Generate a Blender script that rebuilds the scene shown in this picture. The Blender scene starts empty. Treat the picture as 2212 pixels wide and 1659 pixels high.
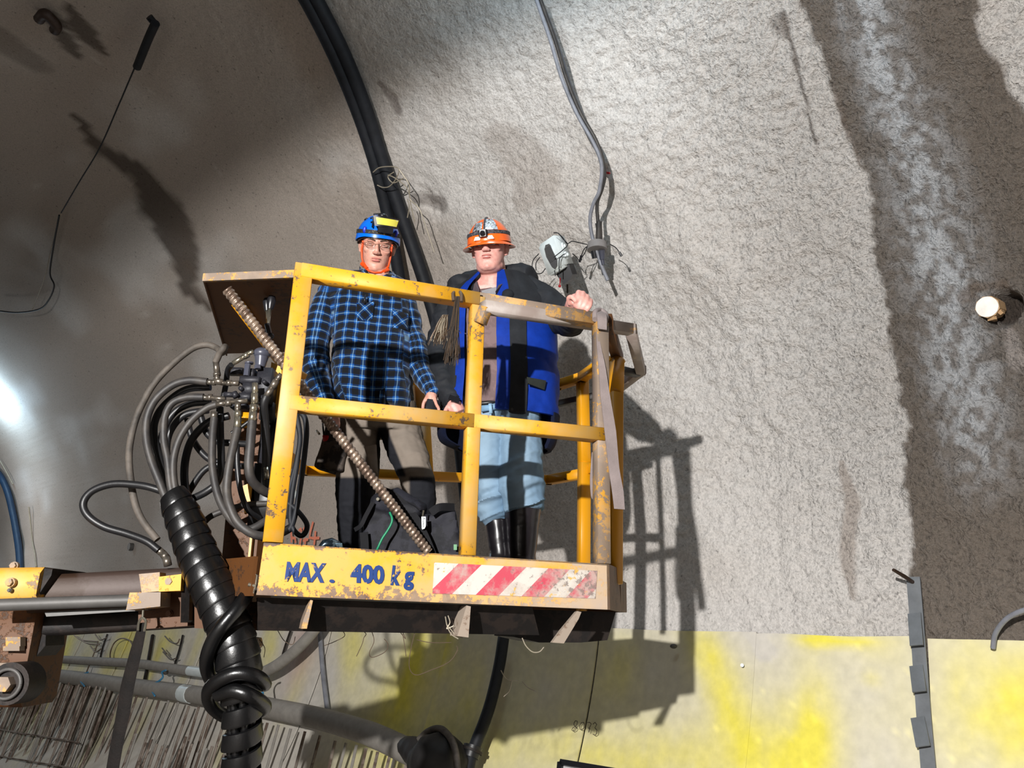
import bpy, bmesh, math, random
import numpy as np
from mathutils import Vector, Matrix, noise as mnoise
random.seed(7); rng = np.random.default_rng(7)
scene = bpy.context.scene
col = scene.collection
V = lambda *a: np.array(a, float)
# ---------------------------------------------------------------- camera
IW, IH, FPX = 2212, 1659, 1750.0
CZ = 2.4                                   # eye height above the tunnel floor
pitch, roll = math.radians(16.5), math.radians(1.7)
_f = V(0, math.cos(pitch), math.sin(pitch)); _u = V(0, -math.sin(pitch), math.cos(pitch)); _r = V(1, 0, 0)
CR = _r*math.cos(roll) + _u*math.sin(roll); CU = -_r*math.sin(roll) + _u*math.cos(roll); CF = _f
cam = bpy.data.objects.new('camera', bpy.data.cameras.new('camera')); col.objects.link(cam)
cam.data.sensor_width = 36; cam.data.lens = 36*FPX/IW; cam.data.clip_start = .05; cam.data.clip_end = 200
mw = Matrix.Identity(4)
for i in range(3):
    mw[i][0] = CR[i]; mw[i][1] = CU[i]; mw[i][2] = -CF[i]
mw[2][3] = CZ
cam.matrix_world = mw
scene.camera = cam
EYE = V(0, 0, CZ)
def ray(px, py): return CR*(px-IW/2)/FPX + CU*(IH/2-py)/FPX + CF
def P(px, py, Y):                          # the point seen at a pixel, Y metres ahead
    d = ray(px, py); return EYE + d*(Y/d[1])
def PZ(px, py, z):                         # the point seen at a pixel, z metres above the eye
    d = ray(px, py); return EYE + d*(z/d[2])
def M(p): return float((np.asarray(p)-EYE)@CF)/FPX      # metres per pixel at p
# tunnel: axis direction AX, wall normal NN, circular section
psi = .80
NN = V(math.sin(psi), math.cos(psi), 0); AX = V(-NN[1], NN[0], 0)
TC, TR, TZ = .18, 4.32, CZ+.72
def wall(s, ph, off=0): 
    r = TR-off
    return AX*s + NN*(TC+r*math.cos(ph)) + V(0, 0, TZ+r*math.sin(ph))
def WS(px, py, off=0):
    D = ray(px, py); R = TR-off
    A = V(D@NN, D[2]); B = V(EYE@NN-TC, EYE[2]-TZ)
    a = A@A; b = 2*A@B; c = B@B-R*R
    t = (-b+math.sqrt(b*b-4*a*c))/(2*a)
    p = EYE+t*D
    return p@AX, math.atan2(p[2]-TZ, p@NN-TC)
def W(px, py, off=0): return wall(*WS(px, py, off), off)
# basket front plane
BY = math.radians(18); BX = V(math.cos(BY), math.sin(BY), 0); BN = V(-math.sin(BY), math.cos(BY), 0)
_d = ray(646, 572); FP0 = EYE+_d*(2.6/_d[1])
def FPt(px, py, off=0):
    d = ray(px, py); return EYE + d*(((FP0-EYE)@BN+off)/(d@BN))
# ---------------------------------------------------------------- world, lights, exposure
w = bpy.data.worlds.new('world'); scene.world = w; w.use_nodes = True
w.node_tree.nodes['Background'].inputs[0].default_value = (.30, .33, .38, 1)
w.node_tree.nodes['Background'].inputs[1].default_value = .02
scene.view_settings.view_transform = 'Standard'; scene.view_settings.look = 'None'
scene.view_settings.exposure = 0.0; scene.view_settings.gamma = 1.0
try: scene.view_settings.use_curve_mapping = False
except Exception: pass
scene.cycles.max_bounces = 6; scene.cycles.diffuse_bounces = 2; scene.cycles.glossy_bounces = 2
scene.cycles.transparent_max_bounces = 8
scene.cycles.sample_clamp_indirect = 4.0
def light(name, kind, loc, power, colr, size=.05, aim=None, **k):
    l = bpy.data.lights.new(name, kind); l.energy = power; l.color = colr
    if kind in ('POINT', 'SPOT'): l.shadow_soft_size = size
    if kind == 'AREA': l.size = size
    for a, b in k.items(): setattr(l, a, b)
    o = bpy.data.objects.new(name, l); col.objects.link(o); o.location = loc
    if aim is not None:
        o.rotation_euler = (Vector(aim)-Vector(loc)).to_track_quat('-Z', 'Y').to_euler()
    return o
LP = V(-1.69, -2.78, CZ+1.19)              # the floodlight behind and left of the photographer
ad = V(.214, .463, -.860); half = math.radians(81)      # wide downward beam; its upper edge crosses the lining at the upper left
aim = LP+ad*5
light('floodlight', 'SPOT', LP, 2800, (1.0, .98, .955), .045, aim, spot_size=2*half, spot_blend=.085)
light('tunnel_lamp_far', 'POINT', W(-62, 868, .40), 130, (.55, .80, 1.0), .15)
light('tunnel_lamp_crown', 'POINT', W(1090, -260, .9), 48, (.66, .86, 1.0), .25)
light('fill_light_behind', 'POINT', wall(.5, math.radians(120), 1.2), 8, (1.0, .97, .92), .6)  # added fill light behind the camera, not a lamp of the tunnel
light('fill_light_low', 'POINT', W(-170, 1150, 1.8), 70, (1.0, .97, .94), .3)  # added light that lifts the lower left wall, no real source
light('fill_light_mid', 'POINT', wall(9, math.radians(105), .8), 6, (1.0, .93, .86), .5)  # weak added fill for the middle stretch, no real source
# ---------------------------------------------------------------- colours and materials
def lin(c):
    return tuple((x/12.92 if x <= .04045 else ((x+.055)/1.055)**2.4) for x in [v/255 for v in c])
def new_mat(name):
    m = bpy.data.materials.new(name); m.use_nodes = True
    nt = m.node_tree; b = nt.nodes['Principled BSDF']
    return m, nt, b
def N(nt, t, **k):
    n = nt.nodes.new(t)
    for a, b in k.items(): setattr(n, a, b)
    return n
def coords(nt, scale=None):
    tc = N(nt, 'ShaderNodeNewGeometry')
    return tc.outputs['Position']
def mat(name, c, rough=.6, metal=0.0, var=.12, scale=12, bump=0.0, bscale=60, c2=None, amt=.5, spec=.5, dist=.01, coat=0, soft=.035):
    """plain material with slight tone variation, optional second colour in noise patches, fine bump"""
    m, nt, b = new_mat(name)
    pos = coords(nt)
    n = N(nt, 'ShaderNodeTexNoise'); n.inputs['Scale'].default_value = scale; n.inputs['Detail'].default_value = 6; n.inputs['Roughness'].default_value = .65
    nt.links.new(pos, n.inputs['Vector'])
    r = N(nt, 'ShaderNodeValToRGB'); nt.links.new(n.outputs['Fac'], r.inputs['Fac'])
    a = lin(c)
    if c2 is None:
        lo = tuple(x*(1-var*1.6) for x in a); hi = tuple(min(1, x*(1+var)) for x in a)
        r.color_ramp.elements[0].position = .3; r.color_ramp.elements[1].position = .7
    else:
        lo = lin(c2); hi = a
        r.color_ramp.elements[0].position = max(0, .5+(amt-.5)*.45-soft); r.color_ramp.elements[1].position = min(1, .5+(amt-.5)*.45+soft)
    r.color_ramp.elements[0].color = (*lo, 1); r.color_ramp.elements[1].color = (*hi, 1)
    nt.links.new(r.outputs['Color'], b.inputs['Base Color'])
    b.inputs['Roughness'].default_value = rough; b.inputs['Metallic'].default_value = metal
    b.inputs['Specular IOR Level'].default_value = spec
    if coat: b.inputs['Coat Weight'].default_value = coat; b.inputs['Coat Roughness'].default_value = .15
    if bump:
        n2 = N(nt, 'ShaderNodeTexNoise'); n2.inputs['Scale'].default_value = bscale; n2.inputs['Detail'].default_value = 4
        nt.links.new(pos, n2.inputs['Vector'])
        bp = N(nt, 'ShaderNodeBump'); bp.inputs['Strength'].default_value = bump; bp.inputs['Distance'].default_value = dist
        nt.links.new(n2.outputs['Fac'], bp.inputs['Height']); nt.links.new(bp.outputs['Normal'], b.inputs['Normal'])
    return m
def attr_mat(name, attr='tint', rough=.9, bump=.3, bscale=80, dist=.01, nscale=30, var=.2, wet=False, spec=.3, relief=False):
    """colour from a painted vertex attribute, times fine noise; wet attribute adds gloss"""
    m, nt, b = new_mat(name)
    pos = coords(nt)
    at = N(nt, 'ShaderNodeAttribute', attribute_name=attr)
    n = N(nt, 'ShaderNodeTexNoise'); n.inputs['Scale'].default_value = nscale; n.inputs['Detail'].default_value = 5; nt.links.new(pos, n.inputs['Vector'])
    mr = N(nt, 'ShaderNodeMapRange'); mr.inputs['From Min'].default_value = .3; mr.inputs['From Max'].default_value = .7
    mr.inputs['To Min'].default_value = 1-var; mr.inputs['To Max'].default_value = 1+var*.6
    nt.links.new(n.outputs['Fac'], mr.inputs['Value'])
    mx = N(nt, 'ShaderNodeVectorMath', operation='SCALE'); nt.links.new(at.outputs['Color'], mx.inputs[0]); nt.links.new(mr.outputs['Result'], mx.inputs['Scale'])
    cout = mx.outputs[0]
    if relief:      # small dark pits, then shade painted into the crevices of the concrete
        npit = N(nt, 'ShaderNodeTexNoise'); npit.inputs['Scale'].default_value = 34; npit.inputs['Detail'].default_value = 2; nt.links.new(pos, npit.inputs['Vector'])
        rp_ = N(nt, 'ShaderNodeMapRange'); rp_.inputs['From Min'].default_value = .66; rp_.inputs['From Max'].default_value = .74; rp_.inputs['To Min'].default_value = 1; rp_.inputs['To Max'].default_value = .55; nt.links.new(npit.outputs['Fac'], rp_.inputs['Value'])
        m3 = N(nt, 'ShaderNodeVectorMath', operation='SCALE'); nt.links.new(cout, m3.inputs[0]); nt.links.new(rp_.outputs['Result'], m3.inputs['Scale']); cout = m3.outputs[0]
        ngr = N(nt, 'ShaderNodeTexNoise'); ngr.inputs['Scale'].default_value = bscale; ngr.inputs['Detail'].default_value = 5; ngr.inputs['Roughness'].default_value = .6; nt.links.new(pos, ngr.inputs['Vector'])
        rg = N(nt, 'ShaderNodeMapRange'); rg.inputs['From Min'].default_value = .36; rg.inputs['From Max'].default_value = .50; rg.inputs['To Min'].default_value = .70; rg.inputs['To Max'].default_value = 1.04; nt.links.new(ngr.outputs['Fac'], rg.inputs['Value'])  # crevice shade put into the colour, following the bump noise
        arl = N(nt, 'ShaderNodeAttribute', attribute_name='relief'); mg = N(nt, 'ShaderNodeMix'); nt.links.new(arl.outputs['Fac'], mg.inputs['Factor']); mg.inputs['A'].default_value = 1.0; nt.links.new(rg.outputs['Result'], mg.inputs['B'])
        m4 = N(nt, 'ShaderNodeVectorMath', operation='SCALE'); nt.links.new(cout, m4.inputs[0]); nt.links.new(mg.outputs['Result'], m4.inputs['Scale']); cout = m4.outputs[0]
    nt.links.new(cout, b.inputs['Base Color'])
    b.inputs['Roughness'].default_value = rough; b.inputs['Specular IOR Level'].default_value = spec
    bp = N(nt, 'ShaderNodeBump'); bp.inputs['Strength'].default_value = bump; bp.inputs['Distance'].default_value = dist
    n2 = N(nt, 'ShaderNodeTexNoise'); n2.inputs['Scale'].default_value = bscale; n2.inputs['Detail'].default_value = 5; n2.inputs['Roughness'].default_value = .6
    nt.links.new(pos, n2.inputs['Vector']); nt.links.new(n2.outputs['Fac'], bp.inputs['Height']); nt.links.new(bp.outputs['Normal'], b.inputs['Normal'])
    if relief:
        ar = N(nt, 'ShaderNodeAttribute', attribute_name='relief'); nt.links.new(ar.outputs['Fac'], bp.inputs['Strength'])
    if wet:
        aw = N(nt, 'ShaderNodeAttribute', attribute_name='wet')
        r2 = N(nt, 'ShaderNodeMapRange'); r2.inputs['To Min'].default_value = rough; r2.inputs['To Max'].default_value = .30
        nt.links.new(aw.outputs['Fac'], r2.inputs['Value']); nt.links.new(r2.outputs['Result'], b.inputs['Roughness'])
        r3 = N(nt, 'ShaderNodeMapRange'); r3.inputs['To Min'].default_value = .2; r3.inputs['To Max'].default_value = .75
        nt.links.new(aw.outputs['Fac'], r3.inputs['Value']); nt.links.new(r3.outputs['Result'], b.inputs['Specular IOR Level'])
    return m
def worn(name, paint, under, amt=.35, scale=9, rough=.45, dust=None, damt=.4, fine=45):
    """paint chipped to rust or primer in two noise scales, with pale dust over it"""
    m, nt, b = new_mat(name); pos = coords(nt)
    def noi(sc, det=8, ro=.7):
        n = N(nt, 'ShaderNodeTexNoise'); n.inputs['Scale'].default_value = sc; n.inputs['Detail'].default_value = det; n.inputs['Roughness'].default_value = ro
        nt.links.new(pos, n.inputs['Vector']); return n.outputs['Fac']
    big = noi(scale); fin = noi(fine, 10, .75)
    ad_ = N(nt, 'ShaderNodeMath', operation='ADD'); nt.links.new(big, ad_.inputs[0]); nt.links.new(fin, ad_.inputs[1])
    r = N(nt, 'ShaderNodeMapRange'); th = 1.0-(.5-amt)*.5
    r.inputs['From Min'].default_value = th-.02; r.inputs['From Max'].default_value = th+.02
    # more chips for larger amt: under shows where noise is below threshold
    r.inputs['To Min'].default_value = 0; r.inputs['To Max'].default_value = 1
    nt.links.new(ad_.outputs[0], r.inputs['Value'])
    mx = N(nt, 'ShaderNodeMix', data_type='RGBA'); mx.inputs['A'].default_value = (*lin(under), 1); mx.inputs['B'].default_value = (*lin(paint), 1)
    nt.links.new(r.outputs['Result'], mx.inputs['Factor'])
    out = mx.outputs['Result']
    if dust:
        n3 = noi(scale*.5, 6, .6); r3 = N(nt, 'ShaderNodeMapRange'); r3.inputs['From Min'].default_value = .45; r3.inputs['From Max'].default_value = .65; r3.inputs['To Max'].default_value = damt
        nt.links.new(n3, r3.inputs['Value'])
        m2 = N(nt, 'ShaderNodeMix', data_type='RGBA'); nt.links.new(r3.outputs['Result'], m2.inputs['Factor']); nt.links.new(out, m2.inputs['A']); m2.inputs['B'].default_value = (*lin(dust), 1)
        out = m2.outputs['Result']
    nt.links.new(out, b.inputs['Base Color'])
    b.inputs['Roughness'].default_value = rough
    bp = N(nt, 'ShaderNodeBump'); bp.inputs['Strength'].default_value = .35; bp.inputs['Distance'].default_value = .004
    nt.links.new(r.outputs['Result'], bp.inputs['Height']); nt.links.new(bp.outputs['Normal'], b.inputs['Normal'])
    return m
YEL = (216, 156, 28)
M_ = {}
M_['yellow'] = worn('yellow_paint', YEL, (108, 88, 72), .21, 8, .55, (192, 164, 116), .72)
M_['yellow_dusty'] = worn('yellow_paint_dusty', (198, 144, 46), (128, 112, 98), .62, 9, .6, (172, 150, 128), .75)
M_['yellow_clean'] = worn('yellow_paint_clean', (212, 146, 14), (70, 48, 30), .04, 6, .4)
M_['brown'] = worn('brown_frame_and_shade', (86, 50, 15), (58, 36, 18), .30, 6, .6)  # frame brown; doubles as painted shade on the yellow valve cover
M_['dark_steel'] = mat('dark_steel', (38, 30, 26), .6, .3, c2=(22, 18, 17), amt=.5, bump=.2, bscale=90, dist=.004)
M_['rust'] = mat('rusty_boom_steel', (66, 52, 46), .55, .2, c2=(52, 34, 22), amt=.42, scale=5, bump=.15, bscale=60, dist=.003)
M_['grey_steel'] = mat('grey_steel', (86, 84, 82), .55, .25, bump=.1, bscale=120, dist=.002)
M_['rubber'] = mat('black_rubber', (26, 26, 28), .42, 0, bump=.1, bscale=150, dist=.002)
M_['rubber_dusty'] = mat('dusty_rubber', (44, 42, 42), .55, 0, c2=(72, 67, 62), amt=.35, scale=14, soft=.15, bump=.15, bscale=90, dist=.002)
M_['rubber_pale'] = mat('pale_dusty_rubber', (98, 90, 82), .7, 0, c2=(56, 52, 48), amt=.45, scale=11, soft=.15, bump=.15, bscale=90, dist=.002)
M_['sleeve'] = mat('oily_black_sleeve', (13, 13, 14), .30, 0, bump=.22, bscale=140, dist=.002, spec=.6)
M_['chrome'] = mat('zinc_fitting', (188, 182, 165), .26, .9, var=.2)
M_['brass'] = mat('dull_brass_fitting', (128, 120, 110), .34, .75, var=.3, scale=40)
M_['valve'] = mat('black_valve_casting', (40, 40, 46), .5, .2, bump=.35, bscale=120, dist=.003)
M_['knob'] = mat('grey_plastic_knob', (68, 70, 82), .34)
M_['anchor'] = mat('rusty_ribbed_anchor', (152, 134, 118), .40, .45, c2=(104, 86, 74), amt=.5, scale=25, bump=.25, bscale=120, dist=.003)
M_['wire'] = mat('tie_wire', (104, 88, 74), .5, .5)
M_['wire_pale'] = mat('pale_tie_wire', (168, 158, 140), .5, .3)
M_['strap_grey'] = mat('grey_webbing', (136, 124, 122), .85, bump=.4, bscale=260, dist=.003)
M_['cable_black'] = mat('black_cable', (30, 32, 37), .6, var=.25, spec=.3)
M_['cable_grey'] = mat('grey_cable', (128, 130, 138), .5, var=.2)
M_['conduit'] = mat('dusty_grey_conduit', (146, 141, 134), .7, var=.12, bump=.2, bscale=60, dist=.003)
M_['blue_cable'] = mat('blue_water_hose', (34, 60, 88), .5)
M_['rebar'] = mat('rebar_steel', (140, 128, 118), .65, .15, c2=(98, 82, 72), amt=.5, scale=6)
M_['white_plastic'] = mat('white_plastic', (214, 222, 222), .4, var=.05, bump=.05, bscale=60, dist=.002)
M_['black_plastic'] = mat('black_plastic', (26, 26, 30), .35)
M_['steel_clip'] = mat('primer_grey_steel', (112, 116, 120), .5, .2, var=.15, scale=10)
M_['orange_paint'] = mat('orange_spray', (255, 146, 116), .8)
M_['marker'] = mat('black_marker', (84, 74, 60), .8)
M_['wood'] = mat('raw_wood', (196, 160, 118), .8, var=.2)
M_['pale_bracket'] = mat('dusty_pale_bracket', (150, 136, 122), .8, c2=(120, 100, 84), amt=.3, scale=30)
M_['red'] = mat('red_plastic', (170, 20, 28), .4)
M_['green_cord'] = mat('green_cord', (20, 128, 88), .5)
M_['blue_tie'] = mat('blue_binding_twine', (60, 130, 170), .7)
M_['orange_plastic'] = mat('orange_strap', (228, 78, 18), .45)
# ---------------------------------------------------------------- mesh helpers
class MB:
    def __init__(s): s.v = []; s.f = []
    def add(s, v, f):
        k = len(s.v); s.v += [tuple(map(float, q)) for q in v]; s.f += [tuple(i+k for i in g) for g in f]; return s
    def box(s, c, x, y, z, ch=0):
        """box from centre and three half-axis vectors; ch chamfers the edges along z"""
        c, x, y, z = map(np.asarray, (c, x, y, z))
        if ch <= 0: pr = [(-1, -1), (1, -1), (1, 1), (-1, 1)]
        else:
            lx, ly = np.linalg.norm(x), np.linalg.norm(y); a, b = 1-ch/lx, 1-ch/ly
            pr = [(-a, -1), (a, -1), (1, -b), (1, b), (a, 1), (-a, 1), (-1, b), (-1, -b)]
        n = len(pr)
        v = [c+x*i+y*j-z for i, j in pr]+[c+x*i+y*j+z for i, j in pr]
        f = [(k, (k+1) % n, (k+1) % n+n, k+n) for k in range(n)]+[tuple(range(n-1, -1, -1)), tuple(range(n, 2*n))]
        return s.add(v, f)
    def bar(s, p0, p1, w, h, up=(0, 0, 1), ch=None):
        p0, p1 = np.asarray(p0, float), np.asarray(p1, float); d = p1-p0; L = np.linalg.norm(d); d = d/L
        up = np.asarray(up, float); x = np.cross(d, up); x /= max(1e-9, np.linalg.norm(x)); y = np.cross(x, d)
        return s.box((p0+p1)/2, x*w/2, y*h/2, d*L/2, min(w, h)*.05 if ch is None else ch)
    def tube(s, pts, r, n=8, caps=True):
        if len(pts) > 2 and n >= 8: n = max(n, 12)
        pts = np.asarray(pts, float); m = len(pts); rr = np.full(m, r, float) if np.isscalar(r) else np.asarray(r, float)
        t = np.gradient(pts, axis=0) if m > 2 else np.array([pts[1]-pts[0]]*2)
        t /= np.maximum(1e-9, np.linalg.norm(t, axis=1))[:, None]
        a = V(0, 0, 1) if abs(t[0][2]) < .9 else V(1, 0, 0)
        x = np.cross(t[0], a); x /= np.linalg.norm(x); vs = []
        for i in range(m):
            x = x-t[i]*(x@t[i]); x /= max(1e-9, np.linalg.norm(x)); y = np.cross(t[i], x)
            for k in range(n):
                q = 2*math.pi*k/n; vs.append(pts[i]+rr[i]*(x*math.cos(q)+y*math.sin(q)))
        f = [(i*n+k, i*n+(k+1) % n, (i+1)*n+(k+1) % n, (i+1)*n+k) for i in range(m-1) for k in range(n)]
        if caps: f += [tuple(range(n-1, -1, -1)), tuple((m-1)*n+k for k in range(n))]
        return s.add(vs, f)
    def cyl(s, p0, p1, r0, r1=None, n=12): return s.tube([p0, p1], [r0, r0 if r1 is None else r1], n)
    def ell(s, c, r, rot=None, n=16, m=10):
        """ellipsoid: r a number or (rx,ry,rz); rot a 3x3 matrix"""
        r = V(r, r, r) if np.isscalar(r) else np.asarray(r, float); rot = np.eye(3) if rot is None else rot
        v = []; 
        for i in range(m+1):
            th = math.pi*i/m
            for k in range(n):
                q = 2*math.pi*k/n; v.append(np.asarray(c)+rot@(r*V(math.sin(th)*math.cos(q), math.sin(th)*math.sin(q), math.cos(th))))
        f = [(i*n+k, (i+1)*n+k, (i+1)*n+(k+1) % n, i*n+(k+1) % n) for i in range(m) for k in range(n)]
        return s.add(v, f)
    def loft(s, rings, n=24, sq=2.0, caps=True):
        """closed tube of horizontal ellipses: rings (centre, rx, ry[, xdir])"""
        v = []
        for g in rings:
            c, rx, ry = g[0], g[1], g[2]; xd = np.asarray(g[3]) if len(g) > 3 else V(1, 0, 0); yd = V(-xd[1], xd[0], 0)
            for k in range(n):
                q = 2*math.pi*k/n; cx, sy = math.cos(q), math.sin(q)
                cx = math.copysign(abs(cx)**(2/sq), cx); sy = math.copysign(abs(sy)**(2/sq), sy)
                v.append(np.asarray(c)+xd*rx*cx+yd*ry*sy)
        m = len(rings)
        f = [(i*n+k, (i+1)*n+k, (i+1)*n+(k+1) % n, i*n+(k+1) % n) for i in range(m-1) for k in range(n)]
        if caps: f += [tuple(range(n)), tuple((m-1)*n+k for k in range(n-1, -1, -1))]
        return s.add(v, f)
    def prism(s, poly, off):
        """flat polygon (3D points) extruded by vector off"""
        n = len(poly); off = np.asarray(off)
        v = list(poly)+[np.asarray(p)+off for p in poly]
        f = [tuple(range(n)), tuple(range(2*n-1, n-1, -1))]+[(k, k+n, (k+1) % n+n, (k+1) % n) for k in range(n)]
        return s.add(v, f)
def cr(pts, n=6, closed=False):
    """Catmull-Rom resample"""
    p = [np.asarray(q, float) for q in pts]
    if len(p) < 3: return p
    e = [2*p[0]-p[1]]+p+[2*p[-1]-p[-2]]; out = []
    for i in range(1, len(e)-2):
        a, b, c, d = e[i-1:i+3]
        for k in range(n):
            t = k/n; out.append(.5*((2*b)+(c-a)*t+(2*a-5*b+4*c-d)*t*t+(3*b-a-3*c+d)*t**3))
    out.append(p[-1]); return out
def mesh_of(name, v, f, smooth=True):
    me = bpy.data.meshes.new(name); me.from_pydata([tuple(q) for q in v], [], [tuple(map(int, g)) for g in f]); me.validate(); 
    bm = bmesh.new(); bm.from_mesh(me); bmesh.ops.recalc_face_normals(bm, faces=bm.faces); bm.to_mesh(me); bm.free()
    if smooth: me.polygons.foreach_set('use_smooth', [True]*len(me.polygons)); 
    me.update(); return me
def org(o, w_):
    """keep world-space geometry under a parent"""
    return o
def thing(name, label, cat, loc, group=None, kind=None):
    o = bpy.data.objects.new(name, None); col.objects.link(o); o.location = tuple(loc); o.empty_display_size = .05
    o['label'] = label; o['category'] = cat
    if group: o['group'] = group
    if kind: o['kind'] = kind
    return o
def wloc(o):
    l = V(*o.location)
    while o.parent: o = o.parent; l = l+V(*o.location)
    return l
def obj(name, mb, m, parent=None, label=None, cat=None, group=None, kind=None, smooth=True, sharp=42, attrs=None):
    v, f = (mb.v, mb.f) if isinstance(mb, MB) else mb
    v = np.asarray(v, float); c = (v.min(0)+v.max(0))/2
    me = bpy.data.meshes.new(name); me.from_pydata((v-c).tolist(), [], [tuple(map(int, g)) for g in f])
    bm = bmesh.new(); bm.from_mesh(me); bmesh.ops.recalc_face_normals(bm, faces=bm.faces)
    if smooth:
        for e in bm.edges:
            if len(e.link_faces) == 2 and e.calc_face_angle(0) > math.radians(sharp): e.smooth = False
    bm.to_mesh(me); bm.free()
    me.polygons.foreach_set('use_smooth', [bool(smooth)]*len(me.polygons))
    if attrs:
        for k, a in attrs.items():
            a = np.asarray(a, float)
            if a.ndim == 2:
                at = me.attributes.new(k, 'FLOAT_COLOR', 'POINT'); buf = np.ones((len(a), 4)); buf[:, :a.shape[1]] = a; at.data.foreach_set('color', buf.ravel())
            else: at = me.attributes.new(k, 'FLOAT', 'POINT'); at.data.foreach_set('value', a)
    me.update(); me.materials.append(m)
    o = bpy.data.objects.new(name, me); col.objects.link(o)
    if parent is not None: o.parent = parent; o.location = tuple(c-wloc(parent))
    else: o.location = tuple(c)
    if label: o['label'] = label
    if cat: o['category'] = cat
    if group: o['group'] = group
    if kind: o['kind'] = kind
    return o
def remesh(mb, voxel, smooth=3):
    """union of overlapping shapes as one continuous surface -> (verts, faces) arrays"""
    me = bpy.data.meshes.new('tmp'); me.from_pydata(mb.v, [], mb.f)
    bm = bmesh.new(); bm.from_mesh(me); bmesh.ops.recalc_face_normals(bm, faces=bm.faces); bm.to_mesh(me); bm.free()
    o = bpy.data.objects.new('tmp', me); col.objects.link(o)
    r = o.modifiers.new('r', 'REMESH'); r.mode = 'VOXEL'; r.voxel_size = voxel
    if smooth:
        s = o.modifiers.new('s', 'SMOOTH'); s.factor = .5; s.iterations = smooth
    dg = bpy.context.evaluated_depsgraph_get(); m2 = bpy.data.meshes.new_from_object(o.evaluated_get(dg))
    v = np.empty(len(m2.vertices)*3); m2.vertices.foreach_get('co', v); v = v.reshape(-1, 3)
    nn = np.empty(len(m2.vertices)*3); m2.vertices.foreach_get('normal', nn); nn = nn.reshape(-1, 3)
    f = [tuple(p.vertices) for p in m2.polygons]
    bpy.data.objects.remove(o); bpy.data.meshes.remove(me); bpy.data.meshes.remove(m2)
    return v, f, nn
def vnoise(p, seed=0):
    """smooth value noise, p (n,k) with k 2 or 3"""
    p = np.asarray(p, float)
    if p.shape[1] == 2: p = np.column_stack([p, np.zeros(len(p))])
    i = np.floor(p).astype(np.int64); f = p-i; f = f*f*(3-2*f); r = 0
    for dx in (0, 1):
        for dy in (0, 1):
            for dz in (0, 1):
                h = ((i[:, 0]+dx)*73856093) ^ ((i[:, 1]+dy)*19349663) ^ ((i[:, 2]+dz)*83492791) ^ (seed*2654435)
                h = (h*(h*h*15731+789221)+1376312589) & 0x7fffffff
                val = h/0x7fffffff
                r = r+val*(f[:, 0] if dx else 1-f[:, 0])*(f[:, 1] if dy else 1-f[:, 1])*(f[:, 2] if dz else 1-f[:, 2])
    return r
def fbm(p, oct=3, seed=0):
    p = np.asarray(p, float); a = .5; t = 0; s = 0
    for k in range(oct): t = t+a*vnoise(p*2**k, seed+k); s += a; a *= .5
    return t/s
def sstep(a, b, x): t = np.clip((x-a)/(b-a), 0, 1); return t*t*(3-2*t)
def proj(v):
    v = np.asarray(v, float)-EYE; d = v@CF
    return IW/2+FPX*(v@CR)/d, IH/2-FPX*(v@CU)/d
def segdist(q, pts):
    """distance of 2D points q to polyline pts, and parameter along it"""
    best = np.full(len(q), 1e9); par = np.zeros(len(q)); L = 0; tot = []
    for a, b in zip(pts[:-1], pts[1:]): tot.append(np.linalg.norm(np.subtract(b, a)))
    T = sum(tot)
    for (a, b), l in zip(zip(pts[:-1], pts[1:]), tot):
        a, b = np.asarray(a, float), np.asarray(b, float); d = b-a; t = np.clip(((q-a)@d)/(d@d), 0, 1)
        e = np.linalg.norm(q-(a+t[:, None]*d), axis=1); m = e < best
        best[m] = e[m]; par[m] = (L+t[m]*l)/T; L += l
    return best, par
# ---------------------------------------------------------------- tunnel lining
def graded(lo, hi, d0, d1, a, b, d):
    """spacing d inside [a,b], growing outside up to lo/hi"""
    xs = list(np.arange(a, b, d)); x = b; st = d
    while x < hi: xs.append(x); x += st; st = min(d1, st*1.05)
    xs.append(hi); x = a-d; st = d; pre = []
    while x > lo: pre.append(x); x -= st; st = min(d0, st*1.1)
    pre.append(lo); return np.array(sorted(set(pre+xs)))
S = graded(-9, 42, .6, .5, .45, 6.6, .017)
phf = math.asin((0-TZ)/TR)                       # where the lining meets the floor
PH = graded(phf, math.pi-phf, .12, .10, math.radians(-12), math.radians(62), .0042)
SS, PP = np.meshgrid(S, PH, indexing='ij'); q = np.column_stack([SS.ravel(), TR*PP.ravel()])
s_, a_ = q[:, 0], q[:, 1]
def wq(px, py): s, p = WS(px, py); return (s, TR*p)
rough = .16+.30*sstep(7, 5, s_)+.54*sstep(5.0, 3.0, s_)*sstep(-1.2, 1.0, a_) ; rough = np.maximum(rough, .9*sstep(2.6, 1.8, s_))
big = (fbm(q*V(.55, .9), 3, 1)-.5)*.17+(fbm(q@np.array([[1, .5], [-.5, 1]])*V(1.7, .8), 2, 5)-.5)*.11*sstep(6, 3, s_)
peb = (fbm(q*V(20, 25), 3, 9)-.5)*.030*rough*(1+.5*sstep(3.6, 2.0, s_))+(fbm(q*V(34, 42), 2, 19)-.5)*.020*rough*(1+.7*sstep(3.2, 1.8, s_))
lowz = np.arcsin(np.clip((CZ-TZ)/TR, -1, 1))*TR
big = big*(.12+.88*sstep(lowz-.1, lowz+1.0, a_))
big = np.where(a_ < lowz+.1, np.minimum(big, .012), big)
h = big+peb
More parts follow.
